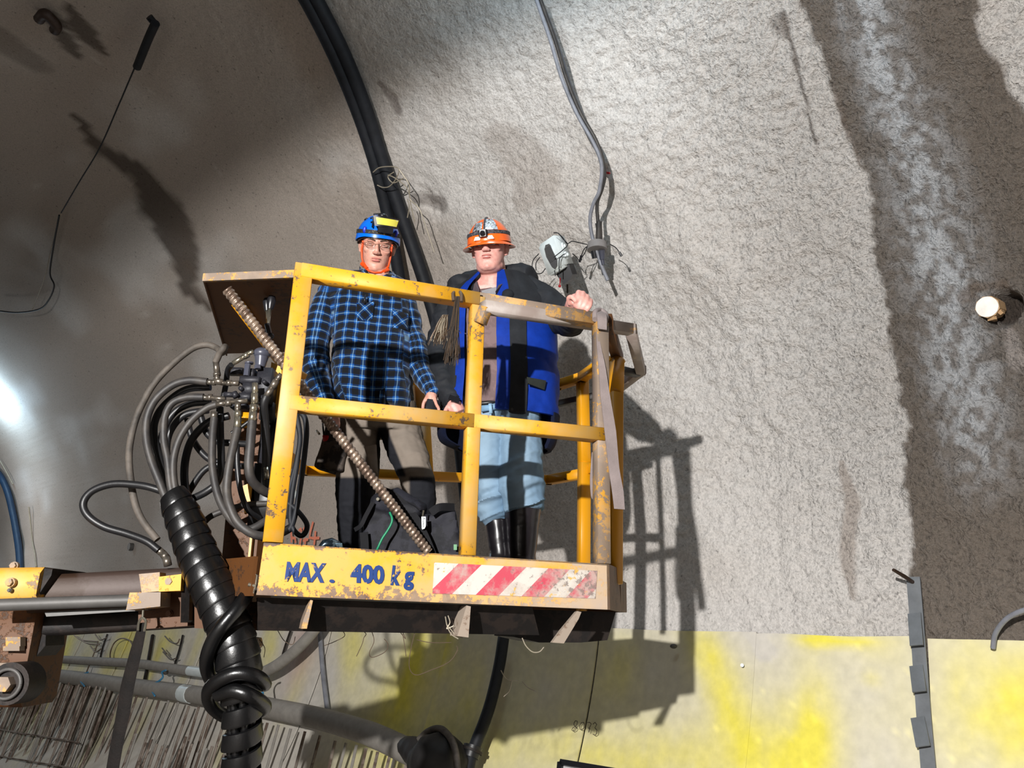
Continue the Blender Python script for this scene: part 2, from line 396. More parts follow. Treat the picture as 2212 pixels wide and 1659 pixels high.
# the rock-bolt pocket
hc = np.array(wq(2166, 668)); dh = np.linalg.norm((q-hc)*V(1, 1.05), axis=1)+(vnoise(q*14, 3)-.5)*.03
h = h-.16*sstep(.105, .075, dh)
for (px, py, r_) in ((848, 212, .05), (925, 440, .13), (1690, 492, .03), (1930, 210, .05), (636, 1066, .05), (282, 1184, .06)):
    c_ = np.array(wq(px, py)); h = h-.35*r_*np.exp(-(np.linalg.norm(q-c_, axis=1)/r_)**2)*(.5+vnoise(q*30, 8))
# wet band, streaks, cracks as surface colours
def line_s(pts):                                   # s of an upright line on the lining as a function of arc height
    k = sorted([wq(*p) for p in pts], key=lambda t: t[1]); return lambda a: np.interp(a, [t[1] for t in k], [t[0] for t in k])
e1 = line_s([(1735, 0), (1790, 130), (1812, 215), (1872, 400), (1897, 560), (1930, 750), (1952, 900), (1962, 1060), (1972, 1240), (1985, 1385)])
e2 = line_s([(2105, 0), (2160, 160), (2235, 330), (2330, 600)])
e1s = e1(a_)+(fbm(q*V(5, 5), 4, 31)-.5)*.10+(fbm(q*V(22, 22), 2, 37)-.5)*.05; e2s = e2(a_)+(fbm(q*V(5, 5), 4, 33)-.5)*.12
band = sstep(e1s+.012, e1s-.012, s_)*sstep(e2s-.015, e2s+.015, s_)
md = line_s([(1850, -20), (1935, 220), (1990, 430), (2040, 640), (2100, 860), (2130, 1100)])(a_)
mw_ = np.interp(a_, [wq(2130, 1100)[1], wq(2040, 640)[1], wq(1850, 0)[1]], [.14, .20, .13])
pale = np.exp(-((s_-md+(fbm(q*V(3, 3), 3, 41)-.5)*.14)/mw_)**2)*band*(.25+.75*sstep(.40, .60, fbm(q*V(26, 20), 4, 43)))
pale = pale*sstep(wq(2150, 1150)[1], wq(2130, 900)[1], a_)
base = np.array(lin((211, 206, 201))); base2 = np.array(lin((186, 175, 165))); wetc = np.array(lin((112, 102, 92))); palec = np.array(lin((205, 208, 212)))
mixn = np.clip(.25+.75*sstep(2.6, 5.5, s_), 0, 1)*sstep(.30, .62, fbm(q*V(.9, 1.3), 3, 51)+.12*sstep(3, 6, s_))
C = base*(1-mixn[:, None])+base2*mixn[:, None]
C = C*(1-band[:, None])+wetc*band[:, None]
C = C*(1-pale[:, None]*.8)+palec*pale[:, None]*.8
C[a_ > TR*1.75] *= .38; wetm = band*.9  # unseen opposite side of the lining darkened to cut bounced light
def paint(pts, wd, colr, st=1.0, taper=True, wob=.3, seed=60):
    global C
    l = [wq(*p) for p in pts]; k = len(l)
    near = (s_ > min(t[0] for t in l)-1) & (s_ < max(t[0] for t in l)+1)
    idx = np.where(near)[0]; d, t = segdist(q[idx], l)
    ww = np.interp(t, np.linspace(0, 1, len(wd)), wd)*(1+wob*2*(fbm(q[idx]*6, 3, seed)-.5))
    m = (sstep(ww*1.15, ww*.65, d)*st)[:, None]
    C[idx] = C[idx]*(1-m)+np.array(lin(colr))*m
dk = (82, 72, 64)
paint([(160, 255), (215, 330), (300, 385), (345, 450), (395, 560), (400, 620), (445, 665)], [.05, .12, .22, .45, .35, .14, .05], dk, .85)
paint([(400, 560), (425, 620), (450, 670)], [.04, .06, .03], (110, 98, 88), .7)
paint([(148, 20), (185, 80), (220, 115)], [.05, .16, .04], dk, .8)
paint([(85, 25), (110, 40), (125, 60), (150, 105), (165, 125)], [.03, .1, .12, .1, .05], (70, 62, 56), .7)
paint([(0, 85), (60, 130)], [.2, .2], (110, 98, 88), .5)
for p in ([(205, 500), (222, 540), (250, 585), (280, 625), (305, 655), (325, 700), (360, 755)], [(130, 60), (170, 100), (220, 145)], [(310, 185), (330, 215)], [(55, 385), (95, 430), (125, 455)], [(455, 355), (480, 385)]):
    paint(p, [.006, .016, .012, .02, .006], (205, 198, 190), .75, seed=70)
paint([(1690, 30), (1715, 110), (1740, 210), (1765, 315)], [.02, .012, .006], (96, 86, 78), .8)
paint([(1805, 200), (1830, 280), (1862, 370)], [.015, .012, .006], (110, 96, 84), .7)
paint([(1680, 50), (1700, 80)], [.05, .02], (130, 120, 112), .6)
paint([(1815, 1000), (1840, 1090), (1830, 1200), (1845, 1290)], [.02, .05, .05, .02], (150, 134, 122), .55)
paint([(820, 180), (860, 235)], [.03, .06], (110, 98, 92), .6); paint([(890, 430), (950, 440)], [.06, .08], (100, 90, 84), .6)
paint([(2080, 640), (2110, 620), (2170, 615)], [.04, .03, .03], (110, 92, 76), .6)
paint([(2185, 720), (2200, 780)], [.03, .05], (176, 166, 160), .6)
paint([(1080, 300), (1170, 380), (1130, 430)], [.15, .25, .1], (150, 134, 122), .35)
inh = sstep(.09, .06, dh)
C = C*(1-inh[:, None])+np.array(lin((70, 62, 56)))*inh[:, None]; wetm = wetm*(1-inh)
Rr = TR-0*h
pts3 = AX[None]*SS.ravel()[:, None]+NN[None]*(TC+(TR-h)*np.cos(PP.ravel()))[:, None]
pts3[:, 2] += TZ+(TR-h)*np.sin(PP.ravel())
# h positive = towards the inside of the tunnel
ns, npn = SS.shape
ii = np.arange((ns-1)*npn).reshape(ns-1, npn)[:, :-1].ravel()
faces = np.column_stack([ii, ii+npn, ii+npn+1, ii+1])
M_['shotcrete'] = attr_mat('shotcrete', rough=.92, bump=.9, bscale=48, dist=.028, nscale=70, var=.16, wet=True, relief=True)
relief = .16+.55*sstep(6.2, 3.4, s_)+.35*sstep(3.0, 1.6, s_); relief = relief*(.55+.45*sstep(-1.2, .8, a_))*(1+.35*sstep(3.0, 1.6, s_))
def big_mesh(name, v, faces, m, attrs, flip=False):
    me = bpy.data.meshes.new(name); me.vertices.add(len(v)); me.vertices.foreach_set('co', np.asarray(v).ravel())
    me.loops.add(faces.size); me.polygons.add(len(faces))
    fc = faces[:, ::-1] if flip else faces
    me.loops.foreach_set('vertex_index', fc.ravel().astype(np.int32))
    me.polygons.foreach_set('loop_start', np.arange(0, faces.size, 4, dtype=np.int32)); me.polygons.foreach_set('loop_total', np.full(len(faces), 4, dtype=np.int32))
    me.polygons.foreach_set('use_smooth', np.ones(len(faces), bool))
    for k, a in attrs.items():
        if a.ndim == 2:
            at = me.attributes.new(k, 'FLOAT_COLOR', 'POINT'); at.data.foreach_set('color', np.column_stack([a, np.ones(len(a))]).ravel())
        else: at = me.attributes.new(k, 'FLOAT', 'POINT'); at.data.foreach_set('value', a)
    me.update(); me.validate(); me.materials.append(m)
    o = bpy.data.objects.new(name, me); col.objects.link(o); return o
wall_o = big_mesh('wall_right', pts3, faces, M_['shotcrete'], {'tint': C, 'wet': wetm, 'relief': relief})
wall_o['kind'] = 'structure'
wall_o['label'] = 'grey sprayed concrete tunnel lining with a wet dark band on the right'
# floor and end faces of the drift
hw = TR*math.cos(phf)
fl = MB(); c0 = NN*TC
fl.add([AX*-9+c0-NN*hw*1.0, AX*42+c0-NN*hw, AX*42+c0+NN*hw, AX*-9+c0+NN*hw, AX*-9+c0-NN*hw-V(0, 0, .3), AX*42+c0-NN*hw-V(0, 0, .3), AX*42+c0+NN*hw-V(0, 0, .3), AX*-9+c0+NN*hw-V(0, 0, .3)],
       [(0, 1, 2, 3), (7, 6, 5, 4), (0, 4, 5, 1), (1, 5, 6, 2), (2, 6, 7, 3), (3, 7, 4, 0)])
obj('floor', fl, mat('wet_gravel_floor', (96, 88, 80), .8, bump=.6, bscale=20, dist=.03, c2=(66, 60, 55), amt=.5, scale=3), kind='structure', label='muddy tunnel floor')
for nm, sx in (('wall_front', -9), ('wall_back', 42)):
    e = MB(); n_ = 48; v = [AX*sx+c0+NN*TR*math.cos(t)+V(0, 0, TZ+TR*math.sin(t)) for t in np.linspace(phf, math.pi-phf, n_)]
    e.prism(v, AX*(.3 if sx > 0 else -.3)); obj(nm, e, mat('tunnel_face_'+nm, (120, 110, 102), .9, bump=.6, bscale=8, dist=.05), kind='structure', smooth=False, label='rough end face of the tunnel')
# ---- lower sheets with yellow spray
zt = CZ-.022
pht = math.asin((zt-TZ)/TR)
def arc_of(px, py): return WS(px, py, .04)
seams = [2600, 2004, 1634, 1290, 962, 700, 560, 432, 330, 262, 205, 160, 120, 86, 58, 34, 12]
sb = [WS(x, 1420, .04)[0] for x in seams]
blobs = []   # centre on the sheet, half sizes in metres (along, up), tilt, strength
def blob(px, py, rs, ra, st, tilt=0): s, p = WS(px, py, .04); blobs.append((s, TR*p, rs, ra, st, tilt))
blob(1815, 1385, .20, .035, 1.0); blob(1760, 1384, .10, .05, .7); blob(2215, 1520, .26, .26, 1.1); blob(1755, 1600, .13, .34, .95)
blob(1530, 1420, .12, .26, .7, .5); blob(1590, 1560, .16, .45, .62, .5); blob(1700, 1640, .28, .25, .6); blob(1905, 1400, .16, .1, .35)
blob(1340, 1440, .2, .25, .6); blob(1470, 1630, .5, .2, .55); blob(1240, 1560, .25, .3, .4); blob(2060, 1450, .12, .3, .35); blob(2150, 1620, .3, .2, .3)
blob(1300, 1640, .5, .12, .5); blob(1885, 1470, .05, .04, .4); blob(2000, 1640, .2, .2, .25)
blob(905, 1400, .12, .35, 1.0); blob(880, 1520, .35, .5, .85, .4); blob(760, 1400, .22, .3, .95, .4); blob(960, 1400, .16, .3, .9); blob(1010, 1480, .25, .5, .55)
blob(820, 1580, .5, .35, .8); blob(1080, 1620, .5, .3, .5); blob(1180, 1430, .3, .25, .3); blob(640, 1490, .12, .3, .45)
blob(585, 1390, .16, .3, .9, .4); blob(430, 1390, .1, .5, .55); blob(360, 1385, .35, .2, .8); blob(290, 1385, .3, .35, .9); blob(258, 1400, .25, .5, .95); blob(140, 1410, .25, .8, .7); blob(120, 1460, .3, .5, .8)
blob(325, 1455, .15, .3, 1.0); blob(185, 1430, .3, .9, .4); blob(505, 1620, .2, .25, .8); blob(110, 1500, .3, .4, .5); blob(245, 1550, .2, .8, .4); blob(300, 1575, .15, .4, .4)
blob(90, 1390, .3, .5, .6); blob(60, 1430, .5, 1.0, .3)
grey = np.array(lin((208, 202, 192))); yel = np.array(lin((238, 224, 66))); 
M_['sheet'] = attr_mat('sprayed_sheet', rough=.62, bump=.12, bscale=50, dist=.006, nscale=18, var=.10, spec=.35)
for k in range(len(sb)-1):
    s0, s1 = sb[k]+.004, sb[k+1]-.004
    st = .028 if s1 < 6 else .09
    ss = np.linspace(s0, s1, max(2, int((s1-s0)/st))); pp = np.linspace(phf+.002, pht, int((pht-phf)*TR/st))
    A, B = np.meshgrid(ss, pp, indexing='ij'); qq = np.column_stack([A.ravel(), TR*B.ravel()])
    topw = (fbm(np.column_stack([qq[:, 0]*1.3, np.full(len(qq), k*.37)]), 2, 80)-.5)*.05
    f_ = (B.ravel()-pp[0])/(pp[-1]-pp[0])
    ph_ = B.ravel()+topw*f_/TR
    off = .045+.012*(k % 2)+(fbm(qq*.8, 2, 90)-.5)*.05
    off = off+.0
    v = AX[None]*A.ravel()[:, None]+NN[None]*(TC+(TR-off)*np.cos(ph_))[:, None]; v[:, 2] += TZ+(TR-off)*np.sin(ph_)
    y = np.zeros(len(qq))
    for (bs, ba, rs, ra, stg, tl) in blobs:
        ds = qq[:, 0]-bs; da = qq[:, 1]-ba; ds2 = ds+tl*da*-1
        y += stg*np.exp(-((ds2/rs)**2+(da/ra)**2))
    y = y*(.75+.5*fbm(qq*V(14, 9), 3, 95))+(fbm(qq*V(3, 2), 4, 97)-.42)*.55*(y > .02)
    y = np.clip(y*(.74 if k < 4 else .60), 0, .92)
    red = .35*np.exp(-(((qq[:, 0]-WS(655, 1400, .04)[0])/.25)**2+((qq[:, 1]-TR*WS(655, 1400, .04)[1])/.35)**2))
    spk = (vnoise(qq*V(60, 50), 99) > .93)*.25*(fbm(qq*2, 2, 98) > .5)
    cc = grey[None]*(1-y[:, None])+yel[None]*y[:, None]
    cc = cc*(1-red[:, None])+np.array(lin((205, 130, 120)))*red[:, None]
    cc = np.clip(cc+spk[:, None]*np.array([.5, .45, .1]), 0, 1)
    n0, n1 = A.shape; ix = np.arange((n0-1)*n1).reshape(n0-1, n1)[:, :-1].ravel()
    fc = [tuple(t) for t in np.column_stack([ix, ix+n1, ix+n1+1, ix+1])]
    back = v+NN[None]*.012
    edge = [i*n1+n1-1 for i in range(n0)]; le = list(range(n1)); re = [(n0-1)*n1+j for j in range(n1)]
    vv = list(v); cl = list(cc)
    for lst in (edge, le, re):
        b0 = len(vv)
        for i in lst: vv.append(back[i]); cl.append(cc[i]*.8)
        fc += [(lst[i], lst[i+1], b0+i+1, b0+i) for i in range(len(lst)-1)]
    obj('sheet', (vv, fc), M_['sheet'], wall_o, attrs={'tint': np.array(cl)}, smooth=True, sharp=50)
# ---------------------------------------------------------------- the work basket
ZT, ZM, ZB = CZ+1.18, CZ+.71, CZ+.06         # top rail, mid rail, underside of the toe boards
bk = thing('work_basket', 'yellow steel work platform basket with two men standing inside', 'work platform', P(940, 1290, 3.1))
def PX(px, py, z): return PZ(px, py, z-CZ)
BS = .056                                      # tube size
def fr(*a, m='yellow', w=BS, h=BS, name='rail', lab=None, up=(0, 0, 1)):
    b = MB(); pts = list(a)
    for p, q_ in zip(pts[:-1], pts[1:]):
        d = np.subtract(q_, p); d = d/np.linalg.norm(d); b.bar(np.asarray(p)-d*w*.0, np.asarray(q_)+d*w*.0, w, h, up)
    return obj(name, b, M_[m], bk, label=lab)
upn = BN
# front frame: centrelines read on the front plane
lt, lb = FPt(655, 590), FPt(589, 1172)
mt_, mb_ = FPt(1031, 652), FPt(1009, 1200)
rt, rb = FPt(1297, 690), FPt(1300, 1218)
fr(FPt(657, 575), lb, name='post', m='yellow', w=.062, h=.05, up=BN)
fr(FPt(1031, 645), mb_, name='post', m='yellow', w=.050, h=.05, up=BN)
fr(FPt(1297, 700), rb, name='post', m='yellow_dusty', w=.050, h=.05, up=BN)
fr(FPt(650, 588), FPt(1032, 650), name='rail', up=BN, w=.052)
fr(FPt(1032, 650, .03), FPt(1290, 693, .03), name='rail', m='yellow_dusty', up=BN, w=.052)
fr(FPt(625, 872), FPt(1020, 912), name='rail', m='yellow', up=BN, w=.050)
fr(FPt(1020, 912), FPt(1300, 941), name='rail', m='yellow', up=BN, w=.050)
# gussets at joints
g = MB(); g.prism([FPt(1030, 885, -.02), FPt(1012, 895, -.02), FPt(1042, 897, -.02)], BN*.03); obj('gusset', g, M_['yellow'], bk)
# outer grab rail loop
A0 = FPt(1037, 698, -.035); A1 = FPt(1050, 664, -.055); A2 = PX(1362, 712, ZT+.01); A3 = PX(1384, 800, ZT+.01)
A4 = PX(1262, 833, ZT-.01); 
def pathbar(name, pts, m, w=.044, h=.044):
    b = MB()
    for i in range(len(pts)-1):
        d = np.subtract(pts[i+1], pts[i]); d = d/np.linalg.norm(d)*w*.38; b.bar(pts[i]-(d if i else 0), pts[i+1]+(d if i < len(pts)-2 else 0), w, h)
    return obj(name, b, M_[m], bk)
M_['rail_grey'] = worn('bare_worn_rail', (196, 150, 84), (134, 120, 112), .90, 8, .55, (190, 184, 178), .5)
pathbar('rail_stub', [A0, A1], 'yellow_dusty', .040, .036)
pathbar('grab_rail', [A1-BX*.012, A2, A3, PX(1335, 838, ZT)], 'rail_grey')
# side frame
s0 = PX(1310, 692, ZT); s1 = PX(1336, 778, ZT)
fr(s0+V(0, 0, 0), s1, m='brown', name='rail', w=.045)
sp = PX(1327, 905, CZ+.71)
spt = V(s1[0], s1[1], ZT); spx = s1
def vert_at(xy, z0, z1, w=.05, m='yellow', name='post'):
    return fr(V(xy[0], xy[1], z0), V(xy[0], xy[1], z1), m=m, w=w, h=w, name=name, up=BN)
SX = P(1326, 1100, 3.22)
fr(V(SX[0], SX[1], ZB+.1), P(1330, 850, 3.27), P(1333, 780, 3.42), s1, m='yellow_clean', name='post', w=.05, h=.05, up=BN)
# back rails: polygon with chamfered corners
b0 = PX(640, 822, ZT); 
tb = [V(-1.08, 2.95, ZT), V(-1.12, 3.92, ZT), PX(930, 822, ZT), PX(1205, 832, ZT), PX(1256, 816, ZT), PX(1300, 786, ZT), s1]
mbk = [V(-1.0, 2.95, ZM), PX(656, 1017, ZM), PX(1003, 1032, ZM), PX(1185, 1037, ZM), PX(1262, 1023, ZM), PX(1300, 1003, ZM)]
pathbar('rail', tb, 'yellow_clean', .045, .045); pathbar('rail', mbk, 'yellow_clean', .045, .045)
cb = PX(1263, 900, CZ+.98); cbp = V(.352, 3.80)
fr(V(.352, 3.80, ZB), P(1262, 1000, 3.79), PX(1258, 820, ZT), m='yellow_clean', name='post', w=.05, h=.05, up=BN)
fr(P(930, 1220, 3.98), PX(908, 830, ZT), m='yellow_clean', name='post', w=.07, h=.06, up=BN)
fr(P(1290, 1222, 3.45), P(1285, 700+10, 3.5), m='dark_steel', name='post', w=.02, h=.03, up=BN)
# grey light inner tubes behind
fr(PX(1206, 872, ZT-.09), PX(1252, 862, ZT-.09), PX(1300, 852, ZT-.09), m='grey_steel', w=.03, h=.03, name='rail')
fr(PX(1345, 800, ZT), PX(1378, 808, ZT), m='grey_steel', w=.04, h=.03, name='rail')
# toe boards
def panel(name, poly, n_, th, m, **k): 
    b = MB(); b.prism(poly, np.asarray(n_)*th); return obj(name, b, m, bk, smooth=False, **k)
def toe_mat():
    m, nt, b = new_mat('toe_board_paint')
    tc = N(nt, 'ShaderNodeTexCoord'); uvw = tc.outputs['Object']
    sep = N(nt, 'ShaderNodeSeparateXYZ'); nt.links.new(uvw, sep.inputs[0])
    def noi(sc, det=8, ro=.7):
        n = N(nt, 'ShaderNodeTexNoise'); n.inputs['Scale'].default_value = sc; n.inputs['Detail'].default_value = det; n.inputs['Roughness'].default_value = ro
        nt.links.new(uvw, n.inputs['Vector']); return n.outputs['Fac']
    def mth(op, a, b_):
        n = N(nt, 'ShaderNodeMath', operation=op)
        for i, x in enumerate((a, b_)):
            if isinstance(x, (int, float)): n.inputs[i].default_value = x
            else: nt.links.new(x, n.inputs[i])
        return n.outputs[0]
    def mrng(x, a, c, lo=0, hi=1):
        r = N(nt, 'ShaderNodeMapRange'); r.inputs['From Min'].default_value = a; r.inputs['From Max'].default_value = c; r.inputs['To Min'].default_value = lo; r.inputs['To Max'].default_value = hi
        nt.links.new(x, r.inputs['Value']); return r.outputs['Result']
    low = mrng(sep.outputs['Z'], -.015, -.085, 0, .30)          # scraped along the lower edge
    left = mrng(sep.outputs['X'], -.46, -.60, 0, .16); right = mrng(sep.outputs['X'], .42, .60, 0, .28)
    top = mrng(sep.outputs['Z'], .062, .080, 0, .22)
    f = mth('ADD', mth('ADD', noi(9), noi(46, 10, .75)), 0)
    f = mth('SUBTRACT', f, mth('ADD', mth('ADD', low, left), mth('ADD', right, top)))
    chip = mrng(f, .80, .84)
    mx = N(nt, 'ShaderNodeMix', data_type='RGBA'); mx.inputs['B'].default_value = (*lin((226, 162, 28)), 1)
    und = N(nt, 'ShaderNodeMix', data_type='RGBA'); und.inputs['A'].default_value = (*lin((92, 70, 62)), 1); und.inputs['B'].default_value = (*lin((178, 162, 150)), 1)
    nt.links.new(mrng(sep.outputs['X'], .05, .45), und.inputs['Factor']); nt.links.new(und.outputs['Result'], mx.inputs['A']); nt.links.new(chip, mx.inputs['Factor'])
    dustn = mth('MULTIPLY', mrng(noi(6, 8, .65), .36, .56), mrng(sep.outputs['X'], -.30, .42, .30, .92))
    m2 = N(nt, 'ShaderNodeMix', data_type='RGBA'); nt.links.new(dustn, m2.inputs['Factor']); nt.links.new(mx.outputs['Result'], m2.inputs['A']); m2.inputs['B'].default_value = (*lin((192, 166, 136)), 1)
    nt.links.new(m2.outputs['Result'], b.inputs['Base Color']); b.inputs['Roughness'].default_value = .55
    bp = N(nt, 'ShaderNodeBump'); bp.inputs['Strength'].default_value = .4; bp.inputs['Distance'].default_value = .003
    nt.links.new(chip, bp.inputs['Height']); nt.links.new(bp.outputs['Normal'], b.inputs['Normal'])
    return m
M_['toe'] = toe_mat()
q0, q1, q2, q3 = FPt(570, 1172, -.03), FPt(1316, 1219, -.03), FPt(1318, 1317, -.03), FPt(554, 1285, -.03)
tb_ = panel('toe_board', [q0, q1, q2, q3], BN, .012, M_['toe'], label='front toe board lettered with the load limit')
panel('board_lip', [q3, q2, q2+BN*.05, q3+BN*.05], V(0, 0, 1), .006, M_['yellow_dusty'])
panel('board_lip', [q0, q1, q1+BN*.03, q0+BN*.03], V(0, 0, 1), -.005, M_['yellow_dusty'])
sc0 = P(1337, 1228, 3.28); sc1 = P(1342, 1322, 3.28)
panel('toe_board', [q1, sc0, sc1, q2], BX, -.01, M_['brown'])
bkR = V(.50, 3.50, 0); bkC = V(.352, 3.83, 0); bkL = V(-1.12, 3.98, 0); frL = V(q3[0]-.02, q3[1]+.02, 0)
ring = [V(sc0[0], sc0[1], 0), bkR, bkC, bkL, V(-1.15, 3.0, 0), frL]
for a_0, a_1 in zip(ring[:-1], ring[1:]):
    b = MB(); b.bar(a_0+V(0, 0, ZB+.06), a_1+V(0, 0, ZB+.06), .012, .12, ch=0); obj('toe_board', b, M_['brown'], bk, smooth=False)
flp = [p*V(1, 1, 0)+V(0, 0, ZB+.03) for p in (q3+BN*.02, q2+BN*.02, V(sc0[0], sc0[1], 0), bkR, bkC, bkL, V(-1.15, 3.0, 0))]
panel('floor_plate', flp, V(0, 0, 1), -.012, M_['dark_steel'])
# underframe
U = MB(); zu = ZB-.03
def drop(p, dz): return np.asarray(p)+V(0, 0, dz)
e0, e1_ = FPt(556, 1290, .06), FPt(1150, 1312, .06)
f0, f1 = FPt(556, 1362, .12), FPt(1165, 1372, .12)
b = MB(); b.prism([e0, e1_, f1, f0], BN*.10); obj('cross_beam', b, M_['dark_steel'], bk, smooth=False)
b = MB(); b.prism([FPt(420, 1300, .25), FPt(560, 1300, .25), FPt(560, 1362, .25), FPt(420, 1357, .25)], BN*.12); obj('cross_beam', b, M_['brown'], bk, smooth=False)
b = MB(); b.prism([FPt(1130, 1316, .30), FPt(1330, 1322, .30), FPt(1312, 1383, .30), FPt(1255, 1388, .30), FPt(1165, 1388, .30), FPt(1110, 1376, .30)], BN*.25)
obj('skid_plate', b, M_['dark_steel'], bk, smooth=False)
def gus(poly, th, m, off):
    b = MB(); b.prism([FPt(x, y, off) for x, y in poly], BN*th); obj('bracket', b, M_[m], bk, smooth=False)
gus([(671, 1296), (676, 1297), (663, 1358), (651, 1358), (655, 1340)], .10, 'yellow_dusty', -.01)
gus([(1008, 1308), (1017, 1310), (1012, 1377), (988, 1374)], .10, 'pale_bracket', -.01)
gus([(1247, 1320), (1256, 1322), (1250, 1337), (1218, 1390), (1193, 1388), (1212, 1362)], .02, 'pale_bracket', .0)
# lettering
def text_mesh(s, size, bold=0.0, sx=1.0):
    cu = bpy.data.curves.new('t', 'FONT'); cu.body = s; cu.size = size; cu.offset = bold; cu.extrude = .0006; cu.resolution_u = 3
    o = bpy.data.objects.new('t', cu); col.objects.link(o); dg = bpy.context.evaluated_depsgraph_get()
    me = bpy.data.meshes.new_from_object(o.evaluated_get(dg)); v = np.array([tuple(x.co) for x in me.vertices]); f = [tuple(p.vertices) for p in me.polygons]
    bpy.data.objects.remove(o); bpy.data.meshes.remove(me)
    v[:, 0] *= sx; return v, f
def place_text(s, p00, p10, p01, m, name, parent, bold=0.0, nrm=None, lab=None):
    """fit text into the parallelogram p00 (lower left), p10 (lower right), p01 (upper left)"""
    v, f = text_mesh(s, 1.0, bold); lo, hi = v.min(0), v.max(0)
    a = (v[:, 0]-lo[0])/(hi[0]-lo[0]); b = (v[:, 1]-lo[1])/(hi[1]-lo[1]); z = v[:, 2]
    ex, ey = np.subtract(p10, p00), np.subtract(p01, p00); nz = np.cross(ex, ey); nz /= np.linalg.norm(nz)
    w3 = np.asarray(p00)+a[:, None]*ex+b[:, None]*ey+nz*(z[:, None]*1.2+.0012)
    return obj(name, (w3, f), m, parent, smooth=False, label=lab)
M_['blue_letter'] = worn('blue_stencil_paint', (16, 52, 112), (206, 160, 60), .18, 14, .5, None, .4, 70)
LO = -.0315
for s, bl, br, tl in (('MAX', (614, 1256), (700, 1259), (620, 1213)), ('.', (711, 1259), (723, 1260), (711, 1251)), ('400', (756, 1259), (830, 1263), (757, 1217)), ('k', (843, 1264), (863, 1265), (848, 1221))):
    place_text(s, FPt(*bl, LO), FPt(*br, LO), FPt(*tl, LO), M_['blue_letter'], 'lettering', bk, .045)
place_text('g', FPt(871, 1275, LO), FPt(893, 1276, LO), FPt(873, 1234, LO), M_['blue_letter'], 'lettering', bk, .045)
# red and white tape
def tape_mat():
    m, nt, b = new_mat('hazard_tape'); tc = N(nt, 'ShaderNodeTexCoord'); ob = tc.outputs['Object']
    dot = N(nt, 'ShaderNodeVectorMath', operation='DOT_PRODUCT'); nt.links.new(ob, dot.inputs[0]); k = 1/.160
    dot.inputs[1].default_value = (BX[0]*k, BX[1]*k, -k*.98)
    fr_ = N(nt, 'ShaderNodeMath', operation='ADD'); fr_.inputs[1].default_value = .12; nt.links.new(dot.outputs['Value'], fr_.inputs[0])
    f2 = N(nt, 'ShaderNodeMath', operation='FRACT'); nt.links.new(fr_.outputs[0], f2.inputs[0])
    g_ = N(nt, 'ShaderNodeMath', operation='GREATER_THAN'); g_.inputs[1].default_value = .5; nt.links.new(f2.outputs[0], g_.inputs[0])
    mx = N(nt, 'ShaderNodeMix', data_type='RGBA'); mx.inputs['A'].default_value = (*lin((204, 197, 188)), 1); mx.inputs['B'].default_value = (*lin((190, 72, 88)), 1); nt.links.new(g_.outputs[0], mx.inputs['Factor'])
    def noi(sc, det=8, ro=.7):
        n = N(nt, 'ShaderNodeTexNoise'); n.inputs['Scale'].default_value = sc; n.inputs['Detail'].default_value = det; n.inputs['Roughness'].default_value = ro
        nt.links.new(ob, n.inputs['Vector']); return n.outputs['Fac']
    sp_ = N(nt, 'ShaderNodeSeparateXYZ'); nt.links.new(ob, sp_.inputs[0])
    rr = N(nt, 'ShaderNodeMapRange'); rr.inputs['From Min'].default_value = -.1; rr.inputs['From Max'].default_value = .28; rr.inputs['To Min'].default_value = .02; rr.inputs['To Max'].default_value = .13; nt.links.new(sp_.outputs['X'], rr.inputs['Value'])
    def over(prev, sc, a, bb, c, amt, shift=True):
        s1_ = N(nt, 'ShaderNodeMath', operation='ADD'); nt.links.new(noi(sc), s1_.inputs[0]); nt.links.new(rr.outputs['Result'], s1_.inputs[1])
        r = N(nt, 'ShaderNodeMapRange'); r.inputs['From Min'].default_value = a; r.inputs['From Max'].default_value = bb; r.inputs['To Max'].default_value = amt; nt.links.new(s1_.outputs[0], r.inputs['Value'])
        x = N(nt, 'ShaderNodeMix', data_type='RGBA'); nt.links.new(r.outputs['Result'], x.inputs['Factor']); nt.links.new(prev, x.inputs['A']); x.inputs['B'].default_value = (*lin(c), 1); return x.outputs['Result']
    o1 = over(mx.outputs['Result'], 11, .50, .66, (178, 166, 156), .8); o1 = over(o1, 42, .62, .67, (122, 110, 104), .8); o1 = over(o1, 8.3, .645, .66, (214, 164, 70), .9)
    nt.links.new(o1, b.inputs['Base Color']); b.inputs['Roughness'].default_value = .5
    return m
panel('hazard_tape', [FPt(938, 1215, -.0315), FPt(1290, 1233, -.0315), FPt(1286, 1293, -.0315), FPt(934, 1282, -.0315)], BN, -.001, tape_mat(), label='red and white striped warning tape')
# chain shackle at the left edge
b = MB(); b.tube([FPt(545, 1250, .0), FPt(551, 1240, 0), FPt(556, 1243, 0), FPt(553, 1262, 0), FPt(546, 1282, 0)], .004, 6); b.cyl(FPt(536, 1262, 0), FPt(552, 1266, 0), .006); obj('shackle', b, M_['chrome'], bk)
